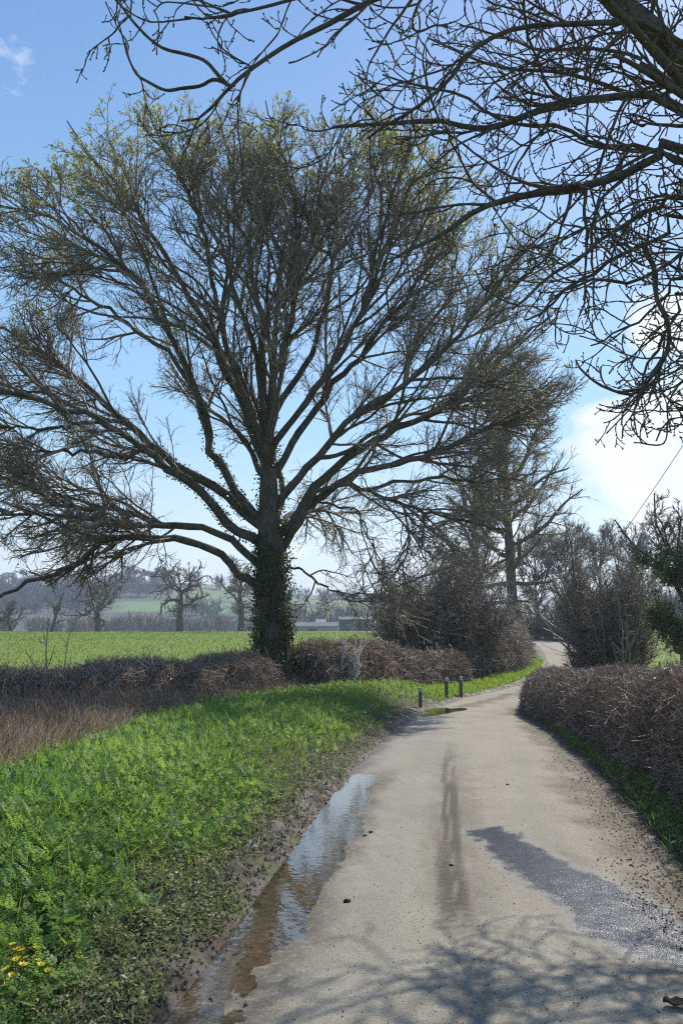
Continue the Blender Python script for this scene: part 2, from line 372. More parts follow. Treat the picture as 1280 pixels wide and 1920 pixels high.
mudr = np.maximum(mudr, .35 * sstep(.3, .05, np.abs(A - WID * .5 + wn * .5)) * sstep(16, 9, YR) * (fbm(XR * 9, YR * 3, 71) > .5))
mudr = np.maximum(mudr, .7 * sstep(-.1, .15, dfilm + wn * .3))
track = .5 * sstep(.22, .05, np.abs(A - WID * .28 + wn * .2)) + .5 * sstep(.22, .05, np.abs(A - WID * .75 + wn * .2))
def road_mat():
    m, nt, out = mat('road_tarmac')
    co = nd(nt, 'ShaderNodeTexCoord').outputs['Object']
    gr = noise(nt, 85, 3, .7, co); gr2 = noise(nt, 230, 2, .6, co); big = noise(nt, 1.1, 5, .6, co)
    c = mix(nt, rng_(nt, big, .3, .7), (.285, .248, .187), (.362, .316, .243))
    c = mix(nt, rng_(nt, noise(nt, .7, 6, .65, co), .5, .72, 0, .55), c, (.20, .176, .138)); c = mix(nt, rng_(nt, gr, .45, .68), c, (.13, .11, .08))
    c = mix(nt, rng_(nt, gr2, .55, .72), c, (.52, .47, .38))
    c = mix(nt, math_(nt, 'MULTIPLY', attr(nt, 'track'), .35), c, (.20, .188, .165))
    md = mix(nt, rng_(nt, noise(nt, 20, 5, .7, co), .35, .65), (.075, .060, .044), (.16, .130, .096))
    spk = rng_(nt, noise(nt, 26, 4, .7, co), .30, .52)
    c = mix(nt, math_(nt, 'MULTIPLY', attr(nt, 'mudr'), spk), c, md); c = mix(nt, math_(nt, 'MULTIPLY', attr(nt, 'trk'), rng_(nt, noise(nt, 60, 3, .6, co), .3, .5)), c, (.085, .068, .050))
    wt = rng_(nt, math_(nt, 'ADD', attr(nt, 'wet'), math_(nt, 'MULTIPLY', math_(nt, 'SUBTRACT', gr, .5), 1.2)), .3, .7)
    c = mix(nt, wt, c, mix(nt, gr, (.035, .035, .042), (.075, .074, .080)))
    b = nd(nt, 'ShaderNodeBsdfPrincipled'); lk(nt, c, b.inputs['Base Color'])
    lk(nt, mix(nt, wt, (.85, .85, .85), (.24, .24, .24)), b.inputs['Roughness'])
    lk(nt, mix(nt, wt, (.2, .2, .2), (.42, .42, .42)), b.inputs['Specular IOR Level'])
    bp = nd(nt, 'ShaderNodeBump', i_Strength=1.0, i_Distance=.0035); lk(nt, rng_(nt, wt, 0, 1, 1.0, .48), bp.inputs['Strength']); lk(nt, math_(nt, 'ADD', gr, gr2), bp.inputs['Height']); lk(nt, bp.outputs[0], b.inputs['Normal'])
    lk(nt, b.outputs[0], out.inputs[0]); return m
n = len(ry); ii = (np.arange(n - 1)[:, None] * NC + np.arange(NC - 1)[None, :]).ravel()
g = Geo(); g.add(np.stack([XR, YR, ZR], -1), np.stack([ii, ii + 1, ii + NC + 1, ii + NC], -1))
tag(g.build('road', road_mat(), extra={'trk': trk, 'wet': wet, 'mudr': mudr, 'track': track}), kind='structure')

def water_mat(name, tint, dens=.25):
    m, nt, out = mat(name)
    fr = nd(nt, 'ShaderNodeLayerWeight', i_Blend=.5); gl = nd(nt, 'ShaderNodeBsdfGlossy', i_Roughness=.03); tr = nd(nt, 'ShaderNodeBsdfTransparent'); tr.inputs[0].default_value = c4(tint)
    bp = nd(nt, 'ShaderNodeBump', i_Strength=.10, i_Distance=.01); lk(nt, noise(nt, 14, 2), bp.inputs['Height']); lk(nt, bp.outputs[0], gl.inputs['Normal']); lk(nt, bp.outputs[0], fr.inputs['Normal']); fz = math_(nt, 'ADD', math_(nt, 'MULTIPLY', math_(nt, 'POWER', fr.outputs['Facing'], 3.3), .9), .03)
    mx = nd(nt, 'ShaderNodeMixShader'); lk(nt, fz, mx.inputs[0]); lk(nt, tr.outputs[0], mx.inputs[1]); lk(nt, gl.outputs[0], mx.inputs[2]); lk(nt, mx.outputs[0], out.inputs[0]); return m
M_water = water_mat('puddle_water', (.78, .72, .62))
py_ = np.arange(3.0, 11.6, .05); pu = np.linspace(-.14, .8, 24)
PX = Lx(py_)[:, None] + pu[None, :]; PY = np.repeat(py_[:, None], 24, 1); PZ = base(PY) - .024 - .012 * sstep(5.6, 4.2, PY)
ii = (np.arange(len(py_) - 1)[:, None] * 24 + np.arange(23)[None, :]).ravel()
g = Geo(); g.add(np.stack([PX, PY, PZ], -1), np.stack([ii, ii + 1, ii + 25, ii + 24], -1))
tag(g.build('puddle', M_water), kind='structure')
pc = gpx(828, 1334); an = np.linspace(0, 2 * math.pi, 40, endpoint=False); rr = 1 + .25 * np.sin(3 * an + 1) + .12 * np.sin(5 * an)
px2 = pc[0] + .50 * rr * np.cos(an) + .3 * rr * np.sin(an); py2 = pc[1] + 1.5 * rr * np.sin(an)
ring = np.stack([px2, py2, road_z(px2, py2) + .014], -1); ctr = ring.mean(0); ctr[2] = ring[:, 2].mean()
g = Geo(); g.add(np.vstack([ring, ctr]), t=[[k, (k + 1) % 40, 40] for k in range(40)])
tag(g.build('puddle', water_mat('muddy_water', (.42, .30, .18))), kind='structure')

# ------------------------------------------------------------------ hills
hy = np.linspace(330, 1100, 70); hx = np.linspace(-900, 900, 160); HX, HY = np.meshgrid(hx, hy)
px_r = 640 + HX / HY * F
ridge = np.interp(px_r, [-600, -100, 0, 160, 300, 345, 400, 440, 520, 600, 660, 720, 900, 1280, 2000], [20, 30, 33, 35, 35.5, 36, 34.5, 32, 28, 26, 23, 20, 15, 12, 8])
t = np.clip((HY - 380) / 320, 0, 1); back = sstep(720, 1000, HY)
HZ = -4 + (ridge + 4) * (t ** 1.15) * (1 - .6 * back) + 3 * (fbm(HX * .01, HY * .01, 4) - .5) * t
field1 = sstep(.37, .40, t) * sstep(.60, .57, t) * sstep(205, 235, px_r) * sstep(620, 560, px_r)
field2 = sstep(.64, .67, t) * sstep(322, 335, px_r)
def hill_mat():
    m, nt, out = mat('hill_fields')
    w = mix(nt, rng_(nt, noise(nt, .06, 6, .7), .35, .65), (.035, .04, .025), (.085, .08, .05))
    c = mix(nt, attr(nt, 'field1'), w, (.10, .20, .055)); c = mix(nt, attr(nt, 'field2'), c, (.13, .16, .06))
    b = nd(nt, 'ShaderNodeBsdfPrincipled', i_Roughness=.9); lk(nt, c, b.inputs['Base Color']); lk(nt, b.outputs[0], out.inputs[0]); return m
nx2 = len(hx); ii = (np.arange(len(hy) - 1)[:, None] * nx2 + np.arange(nx2 - 1)[None, :]).ravel()
g = Geo(); g.add(np.stack([HX, HY, HZ], -1), np.stack([ii, ii + 1, ii + nx2 + 1, ii + nx2], -1))
tag(g.build('hills', hill_mat(), extra={'field1': field1, 'field2': field2}), kind='structure')
def hillz(x, y):
    p = 640 + x / y * F; rd = np.interp(p, [-600, -100, 0, 160, 300, 345, 400, 440, 520, 600, 660, 720, 900, 1280, 2000], [20, 30, 33, 35, 35.5, 36, 34.5, 32, 28, 26, 23, 20, 15, 12, 8])
    tt = np.clip((y - 380) / 320, 0, 1); return -4 + (rd + 4) * (tt ** 1.15) * (1 - .6 * sstep(720, 1000, y))

# far woods: crowns of many upright twigs
def wood(name, P, h, w, nt_, r, m, rad=.09):
    N = len(P); idx = np.repeat(np.arange(N), nt_); M = len(idx); u_ = r.random(M)
    S = P[idx] + np.stack([r.normal(0, .18, M) * w[idx], r.normal(0, .18, M) * w[idx], h[idx] * (.12 + .5 * u_)], -1)
    D = nrm(np.stack([r.normal(0, .6, M), r.normal(0, .6, M), r.uniform(.3, 1.2, M)], -1))
    Pt, Rd = grow(S, D, h[idx] * r.uniform(.25, .48, M), rad, rad * .4, 4, .16, up((0, 0, 1)), .1, r)
    g = Geo(); v, q = tubes(Pt, Rd, 3); g.add(v, q, a=np.repeat(r.random(M), 12))
    tr = np.stack([P, P + np.stack([0 * h, 0 * h, h * .55], -1)], 1); v, q = tubes(tr, np.stack([h * .022, h * .012], -1), 4); g.add(v, q, a=.2)
    return tag(g.build(name, m), kind='stuff')
wr = np.random.default_rng(3)
def strip(n, p0, p1, d0, d1, zf=None):
    px = wr.uniform(p0, p1, n); d = wr.uniform(d0, d1, n); x = (px - 640) / F * d
    z = zf(x, d) if zf else base(d); return np.stack([x, d, z], -1)
P = strip(110, -200, 520, 260, 345); wood('woodland', P, wr.uniform(5, 9, 110), wr.uniform(5, 9, 110), 60, wr, M_farwood, .10)
P = np.vstack([strip(110, -150, 215, 500, 600, hillz), strip(210, -150, 318, 590, 690, hillz), strip(45, 540, 760, 400, 480, hillz), strip(50, 400, 760, 600, 690, hillz), strip(22, 330, 520, 455, 490, hillz)])
wood('hillside_wood', P, wr.uniform(8, 13, len(P)), wr.uniform(7, 11, len(P)), 46, wr, M_pine, .22)
P = strip(70, 1040, 1420, 118, 135); wood('woodland', P, wr.uniform(5, 8, 70), wr.uniform(4, 6, 70), 60, wr, M_farwood, .05)
# skyline pines: three kinds, then copies
pine_spots = np.sort(wr.uniform(-30, 318, 38)); protos = []
for k in range(3):
    t_ = thing('pine_tree', (0, 0, 0), 'dark flat crowned pine on the skyline of the far hill', 'pine', 'pines along the ridge of the far hill')
    h = [13, 15, 11][k]
    g = Geo(); tp = np.array([[0, 0, -1], [.2, 0, h * .5], [.1 + .3 * k, .1, h * .95]]); v, q = tubes(spath(tp, 8), np.linspace(.32, .12, 8), 6); g.add(v, q); g.build('trunk', M_greybark, t_)
    NN = 420; c = wr.normal(size=(7, 3)) * [2.2, 2.2, .9] + [0, 0, h * .82]; Pq = c[wr.integers(0, 7, NN)] + wr.normal(size=(NN, 3)) * [.9, .9, .45]
    v, tt = leaf_quads(Pq, wr.normal(size=(NN, 3)), wr.uniform(.5, 1.0, NN), wr, .8); g = Geo(); g.add(v, t=tt, a=np.repeat(wr.random(NN), 4)); g.build('crown', M_pine, t_)
    protos.append(t_)
def copy_tree(o, loc, rz=0, sc=1):
    c = o.copy(); COL.objects.link(c); c.location = loc; c.rotation_euler = (0, 0, rz); c.scale = (sc, sc, sc)
    for ch in list(o.children):
        k = ch.copy(); COL.objects.link(k); k.parent = c
        for gch in list(ch.children):
            e = gch.copy(); COL.objects.link(e); e.parent = k
    return c
for i, p in enumerate(pine_spots):
    d = 690 + wr.uniform(-8, 14); x = (p - 640) / F * d; loc = (x, d, float(hillz(x, d)) - .5); rz = wr.uniform(0, 6); sc = wr.uniform(.75, 1.1)
    if i < 3: o = protos[i]; o.location = loc; o.rotation_euler = (0, 0, rz); o.scale = (sc, sc, sc)
    else: copy_tree(protos[i % 3], loc, rz, sc)

# ------------------------------------------------------------------ farm buildings
def barn(name, label, px0, px1, d, depth, ztop, eave, zb, mw, mr, lean=False, door=None):
    x0, x1 = (px0 - 640) / F * d, (px1 - 640) / F * d; b = thing(name, ((x0 + x1) / 2, d, zb), label, 'barn')
    g = Geo(); g.box(((x0 + x1) / 2, d + depth / 2, (zb + eave) / 2), (x1 - x0, depth, eave - zb))
    for xx in (x0, x1):                                   # gables
        e = .05 if xx == x1 else -.05
        g.add([[xx, d, eave], [xx, d + depth, eave], [xx, d + depth / 2, ztop - .1], [xx - e, d, eave], [xx - e, d + depth, eave], [xx - e, d + depth / 2, ztop - .1]], [[0, 1, 4, 3], [1, 2, 5, 4], [2, 0, 3, 5]], [[0, 1, 2], [3, 5, 4]])
    g.build('wall', mw, b, False)
    g = Geo(); o = .35; yr = d + depth / 2; th = .12
    for ya in (d - o, d + depth + o):
        g.add([[x0 - o, ya, eave - .1], [x1 + o, ya, eave - .1], [x1 + o, yr, ztop], [x0 - o, yr, ztop], [x0 - o, ya, eave - .1 + th], [x1 + o, ya, eave - .1 + th], [x1 + o, yr, ztop + th], [x0 - o, yr, ztop + th]],
              [[0, 1, 2, 3], [4, 7, 6, 5], [0, 4, 5, 1], [1, 5, 6, 2], [3, 2, 6, 7], [0, 3, 7, 4]])
    g.build('roof', mr, b, False)
    if door:
        g = Geo(); g.box((x0 + (x1 - x0) * door, d - .04, (zb + eave - .6) / 2), (2.4, .08, eave - .6 - zb)); g.build('door', M_wall2 if mw is M_wall else M_roof, b, False)
    return b
barn('long_barn', 'long low pale grey barn beyond the field right of the big ivy trunk', 540, 632, 225, 8, 2.35, 1.35, -1.4, M_wall, M_roof, door=.5)
barn('dark_barn', 'dark slate blue barn with pale roof beside the big leafless bush', 637, 696, 240, 9, 3.9, 3.25, -1.6, M_wall2, M_roof, door=.42)
barn('small_shed', 'small white gabled shed roof showing behind the long grey barn', 594, 607, 262, 3, 3.3, 2.2, -1.8, M_wall, M_white)

# ------------------------------------------------------------------ big oak
D0 = 26.0
def limb_pts(px, d0, dd, n=26, curve=1.0, wob=.05, r=None):
    m = len(px); t = np.r_[0, np.cumsum([math.dist(px[k], px[k + 1]) for k in range(m - 1)])]; t = t / t[-1]
    P = np.array([at(p[0], p[1], d0 + dd * tt ** curve) for p, tt in zip(px, t)]); Q = spath(P, n)
    if r is not None: Q[1:] += r.normal(size=(n - 1, 3)) * wob
    return Q
def taper(n, r0, r1, p=.75): t = np.linspace(0, 1, n); return r1 + (r0 - r1) * (1 - t) ** p
def rough_tube(P, Rd, S, r, amp=.08):
    v, q = tubes(P, Rd, S); c = np.repeat(P, S, 0); k = np.arange(len(v)); f = 1 + amp * (r.random(len(v)) - .5) * 2
    return c + (v - c) * f[:, None], q
orr = np.random.default_rng(11)
ob = gpx(514, 1302); ob = at(514, 1304, D0)
oak = thing('oak_tree', ob, 'huge spreading bare oak with ivy clad trunk and yellow green budding top', 'tree')
tpx = [(516, 1325), (514, 1285), (513, 1230), (511, 1160), (508, 1090), (508, 1040), (507, 980), (505, 920), (504, 860), (502, 800), (497, 750)]
trad = np.array([.74, .60, .545, .53, .53, .52, .44, .37, .32, .27, .235])
TP = np.array([at(p[0], p[1], D0) for p in tpx]); Q = spath(TP, 60); QR = np.interp(np.linspace(0, 1, 60), np.linspace(0, 1, len(trad)), trad) * np.linspace(.86, .70, 60)
g = Geo(); v, q = tubes(Q, QR, 28); c = np.repeat(Q, 28, 0); dv = v - c
ang = np.tile(np.arange(28) / 28 * 2 * np.pi, 60); hh = np.repeat(np.linspace(0, 10, 60), 28)
f = 1 + .07 * np.sin(ang * 3 + hh * .4) + .06 * (vnoise(np.cos(ang) * 4 + 9, np.sin(ang) * 4 + hh * 1.5, 3) - .5) + .05 * (orr.random(len(v)) - .5) + .22 * np.exp(-hh * 1.4) * (np.sin(ang * 5 + 1) ** 2)
g.add(c + dv * f[:, None], q); g.build('trunk', M_oak, oak)
LIMBS = [  # pixels from the trunk outwards, depth change, start and end radius
    ([(485, 1100), (467, 1095), (440, 1063), (400, 1035), (360, 1015), (320, 1006), (250, 1006), (200, 1015), (130, 1060), (70, 1085), (0, 1122), (-70, 1150)], -2.5, .20, .035),
    ([(490, 1060), (465, 1040), (420, 1008), (380, 991), (320, 984), (270, 970), (220, 956), (160, 950), (100, 942), (50, 908), (0, 897), (-80, 905)], 1.5, .19, .035),
    ([(320, 985), (250, 985), (170, 975), (90, 965), (0, 968), (-80, 990)], -3.0, .11, .03),
    ([(492, 1020), (462, 1005), (430, 985), (400, 945), (360, 910), (320, 880), (270, 845), (225, 808), (150, 772), (60, 745), (-20, 735), (-90, 740)], -1.5, .23, .035),
    ([(495, 990), (465, 972), (440, 945), (400, 915), (344, 885), (300, 850), (230, 790), (160, 720), (90, 670), (10, 620), (-60, 600)], 2.5, .22, .035),
    ([(498, 985), (470, 960), (440, 915), (418, 880), (400, 845), (380, 767), (340, 670), (280, 560), (215, 480), (130, 430), (40, 380)], -3.5, .20, .03),
    ([(500, 900), (490, 850), (466, 793), (444, 736), (418, 679), (400, 640), (350, 550), (300, 460), (240, 370), (170, 290), (125, 225)], 2.0, .19, .03),
    ([(380, 767), (330, 690), (250, 620), (160, 560), (70, 500), (-10, 440)], 3.0, .11, .025),
    ([(470, 800), (455, 730), (420, 630), (400, 540), (380, 430), (330, 320), (280, 210)], -3.0, .14, .025),
    ([(499, 770), (492, 720), (495, 660), (490, 590), (470, 490), (445, 390), (430, 290), (400, 190)], 1.5, .18, .025),
    ([(502, 790), (512, 720), (535, 645), (555, 560), (560, 460), (545, 350), (520, 250), (500, 190)], -1.5, .17, .025),
    ([(505, 800), (530, 740), (570, 690), (600, 620), (620, 530), (630, 420), (640, 310), (650, 230)], 2.5, .16, .025),
    ([(506, 850), (545, 790), (600, 720), (650, 640), (690, 550), (710, 450), (740, 350), (770, 270)], -3.0, .17, .025),
    ([(508, 905), (545, 840), (590, 765), (640, 700), (700, 640), (760, 560), (815, 470), (860, 380)], 1.0, .18, .025),
    ([(512, 960), (550, 905), (590, 860), (640, 800), (700, 755), (770, 715), (850, 640), (920, 550), (985, 470)], -2.5, .19, .03),
    ([(515, 1005), (545, 985), (580, 930), (625, 880), (690, 830), (770, 790), (860, 740), (950, 660), (1030, 590)], 2.0, .22, .03),
    ([(518, 1040), (552, 995), (590, 940), (630, 905), (700, 878), (790, 860), (880, 820), (960, 780), (1030, 720)], -1.0, .20, .03),
    ([(548, 985), (590, 930), (650, 906), (690, 922), (760, 948), (830, 968), (900, 985), (960, 1000)], -3.5, .12, .025),
    ([(690, 922), (750, 905), (830, 900), (900, 905), (980, 890), (1040, 880)], 2.5, .085, .022),
    ([(525, 1075), (560, 1065), (590, 1090), (625, 1108), (680, 1118), (730, 1122)], -2.0, .06, .015),
    ([(600, 935), (640, 945), (675, 950), (690, 985), (705, 1030), (690, 1050)], -1.5, .06, .014),
    ([(270, 845), (240, 860), (170, 850), (90, 850), (0, 840), (-60, 850)], 3.0, .10, .028),
    ([(230, 790), (170, 790), (100, 800), (20, 800), (-60, 790)], -2.0, .10, .028),
    ([(590, 860), (640, 850), (720, 800), (800, 770), (880, 760), (970, 720)], 4.0, .11, .024),
]
def oak_env(p):
    c = np.array([-2.75, D0, 8.6]); d = p - c
    rz = np.where(d[:, 2] > 0, 9.7, 7.6); az = np.arctan2(d[:, 2], d[:, 0]); az2 = np.arctan2(d[:, 1], d[:, 0])
    e = (np.abs(d[:, 0] / 9.6) ** 2.3 + np.abs(d[:, 1] / 7.6) ** 2.3 + np.abs(d[:, 2] / rz) ** 2.3) ** (1 / 2.3)
    e = e / (1 + .07 * np.sin(az * 5 + az2 * 3 + 1) + .045 * np.sin(az * 11 + az2 * 5))
    return e + 3 * (p[:, 2] < .6)
def oak_trop(p):
    d = nrm(p - np.array([-2.4, D0, 4.0])); return d * .7 + np.array([0, 0, .55]) * sstep(4.5, 9, p[:, 2])[:, None] - np.array([0, 0, .12]) * sstep(6, 3, p[:, 2])[:, None]
LP, LR = [], []
for px, dd, r0, r1 in LIMBS:
    st = 0
    p = limb_pts(px, D0, dd, 26, 1.2, .045, orr); LP.append(p); LR.append(taper(26, r0, r1))
# sub-limbs keep their root on the limb they leave
for a_, b_ in ((2, 1), (7, 5), (18, 17), (20, 16), (21, 3), (22, 4), (23, 14)):
    k = np.argmin(np.linalg.norm(LP[b_][:, [0, 2]] - LP[a_][0, [0, 2]], axis=1)); LP[a_] += (LP[b_][k] - LP[a_][0]) * np.linspace(1, .3, 26)[:, None]
for k in range(8):                                      # limbs towards and away from the viewer
    h = orr.uniform(.52, .98); P0 = Q[int(h * 59)]; sgn = -1 if k % 2 else 1
    az = sgn * orr.uniform(50, 125); el = orr.uniform(15, 40) + 42 * (h - .5) * 2
    d = np.array([[math.cos(R(az)) * math.cos(R(el)), math.sin(R(az)) * math.cos(R(el)), math.sin(R(el))]])
    P_, R_ = grow(P0[None], d, [orr.uniform(6.5, 9.5)], [.17 * (1.35 - h * .6)], .028, 26, .09, oak_trop, .03, orr, oak_env)
    if len(P_): LP.append(P_[0]); LR.append(R_[0])
S_, D_, L_, r_ = spawn(np.array(LP), np.array(LR), 6.0, .25, .92, 27, 9, .6, 3.2, 6.5, .62, orr, 1.3)
PS, RS = grow(S_, D_, L_, np.clip(r_, .03, .075), .018, 26, .085, oak_trop, .014, orr, oak_env)
kk = np.argsort(-RS[:, 0])[:72]; PSX, RSX = PS, RS; LP += list(PS[kk]); LR += list(RS[kk])
for p, r_ in zip(LP, LR):
    g = Geo(); v, q = rough_tube(p, r_ * .68 * (1 + .12 * (orr.random(len(r_)) - .5)), 9, orr, .11); g.add(v, q); g.build('limb', M_oak, oak)
rest = np.argsort(-RSX[:, 0])[72:]; P0 = np.concatenate([np.array(LP), PSX[rest]]); R0 = np.concatenate([np.array(LR), RSX[rest]]); PR_, RR_ = PSX[rest], RSX[rest] * .74
S_, D_, L_, r_ = spawn(P0, R0, 11, .25, 1, 36, 12, .40, 1.0, 3.2, .55, orr, 1.35)
kk = orr.random(len(S_)) < .25 + .75 * sstep(.40, .78, oak_env(S_)); S_, D_, L_, r_ = S_[kk], D_[kk], L_[kk], r_[kk]
P1, R1 = grow(S_, D_, L_, np.clip(r_, .016, .045), .010, 10, .12, oak_trop, .022, orr, oak_env)
S_, D_, L_, r_ = spawn(P1, R1, 5.1, .12, 1, 40, 14, .5, .6, 1.7, .62, orr, 1.3)
P2, R2 = grow(S_, D_, L_, np.clip(r_, .009, .018), .0065, 8, .14, oak_trop, .025, orr, oak_env)
S_, D_, L_, r_ = spawn(P2, R2, 4.8, .08, 1, 44, 15, .5, .25, .8, .7, orr, 1.3)
P3, R3 = grow(S_, D_, L_, np.clip(r_, .006, .009), .0048, 5, .18, oak_trop, .04, orr, oak_env)
S_, D_, L_, r_ = spawn(P3, R3, 1.0, .15, 1, 45, 15, .5, .12, .35, .8, orr, 1.3)
P4, R4 = grow(S_, D_, L_, np.clip(r_, .005, .006), .0045, 4, .2, oak_trop, .06, orr, oak_env)
print('oak', len(P0), len(P1), len(P2), len(P3), len(P4))
g = Geo()
for P_, R_, S__ in ((PR_, RR_, 6), (P1, R1, 5), (P2, R2, 4), (P3, R3, 3), (P4, R4, 3)):
    v, q = tubes(P_, R_, S__); g.add(v, q, a=np.repeat(orr.random(len(P_)), P_.shape[1] * S__))
tag(g.build('twigs', M_oaktwig, oak), kind='stuff')
print('oak', len(P1), len(P2), len(P3))
P34 = np.concatenate([P3[:, -2:], P4[:, -2:]]); tip = P34[:, -1]; td = P34[:, -1] - P34[:, -2]; hz = sstep(10.5, 16.0, tip[:, 2] + 1.2 * (fbm(tip[:, 0] * .5, tip[:, 2] * .5, 2) - .5)) * .95 + .06
lft = hz * (1 + .35 * sstep(-3, -8, tip[:, 0])); sel = orr.random(len(tip)) < .62 * lft * sstep(.72, .95, oak_env(tip))
Tp, Td = np.repeat(tip[sel], 5, 0), np.repeat(td[sel], 5, 0); Tp = Tp - nrm(Td) * (orr.random(len(Tp)) * .22)[:, None]
v, tt = leaf_quads(Tp, nrm(Td) + orr.normal(size=Td.shape) * .7, orr.uniform(.035, .085, len(Tp)), orr, .65)
g = Geo(); g.add(v, t=tt, a=np.repeat(orr.random(len(Tp)), 4)); tag(g.build('leaves', M_spring, oak), kind='stuff')
# ivy on trunk and lower limbs
def ivy_on(P, Rd, n, r, spread=.12, size=(.05, .11), keep=None):
    k = r.integers(0, len(P) - 1, n); f = r.random(n)[:, None]; c = P[k] * (1 - f) + P[k + 1] * f; rad = (Rd[k] * (1 - f[:, 0]) + Rd[k + 1] * f[:, 0])
    T = nrm(P[k + 1] - P[k]); qv = r.normal(size=(n, 3)); qv = nrm(qv - (qv * T).sum(1, keepdims=True) * T)
    pos = c + qv * (rad * 1.02 + np.abs(r.normal(0, spread, n)))[:, None]
    if keep is not None: m_ = keep(pos); pos, qv = pos[m_], qv[m_]
    d = nrm(qv * .6 + r.normal(size=pos.shape) * .7 + np.array([0, 0, -.4])); return pos, d
g = Geo(); iv = []
pk = lambda p: fbm(p[:, 0] * 1.7 + p[:, 1], p[:, 2] * 1.3, 8) > .43
iv.append(ivy_on(Q[:36], QR[:36], 9000, orr, .10, keep=pk)); iv.append(ivy_on(Q[34:], QR[34:], 1800, orr, .12, keep=pk))
side = lambda p: (p[:, 0] > -1.85) & (p[:, 2] > 1.2) & (p[:, 2] < 4.2)
iv.append(ivy_on(Q[8:30], QR[8:30], 4200, orr, .12, keep=side))
iv.append(ivy_on(Q[5:18], QR[5:18], 1800, orr, .16, keep=lambda p: p[:, 0] < -2.2))
for k in (3, 4, 5, 6): iv.append(ivy_on(LP[k][1:10], LR[k][1:10] * .74, 420, orr, .03))
p_ = np.concatenate([a for a, b in iv]); d_ = np.concatenate([b for a, b in iv])
v, tt = leaf_quads(p_, d_, orr.uniform(.04, .09, len(p_)), orr, .95); g.add(v, t=tt, a=np.repeat(orr.random(len(p_)), 4)); tag(g.build('ivy', M_ivy, oak), kind='stuff')
for k in range(9):
    a0 = orr.uniform(3.6, 6.0); n_ = 30; hh = np.linspace(0, .62 * orr.uniform(.5, 1), n_); c = np.array([np.interp(hh, np.linspace(0, 1, 60), Q[:, j]) for j in range(3)]).T; rd = np.interp(hh, np.linspace(0, 1, 60), QR) * 1.06
    aa = a0 + np.cumsum(orr.normal(0, .06, n_)); P_ = c + np.stack([np.cos(aa) * rd, np.sin(aa) * rd, 0 * rd], -1)
    g = Geo(); v, q = tubes(P_, np.full(n_, .02), 5); g.add(v, q); g.build('ivy_stem', M_vine, oak)

# ------------------------------------------------------------------ overhanging ash at the right
ar = np.random.default_rng(23)
ab = np.array([6.6, 8.4, float(H(6.6, 8.4))])
ash = thing('ash_tree', ab, 'bare overhanging tree on the right with thick dark branches and knobby curling twigs', 'tree')
tr_ = np.array([[6.7, 8.5, -.3], [6.6, 8.4, 1.2], [6.45, 8.4, 3.0], [6.3, 8.3, 4.6], [6.0, 8.2, 6.2]])
fork = tr_[-1]
Qa = spath(tr_, 30); Ra = np.linspace(.36, .24, 30); g = Geo(); v, q = rough_tube(Qa, Ra, 18, ar, .05); g.add(v, q); g.build('trunk', M_ash, ash)
def frm(px, d0, dd, root, n=26):
    p = limb_pts(px, d0, dd, n, 1, .012, ar); return spath(np.vstack([np.asarray(root)[None], p[::3], p[-1:]]), 32)
T = lambda h: np.array([np.interp(h, Qa[:, 2], Qa[:, j]) for j in range(3)])
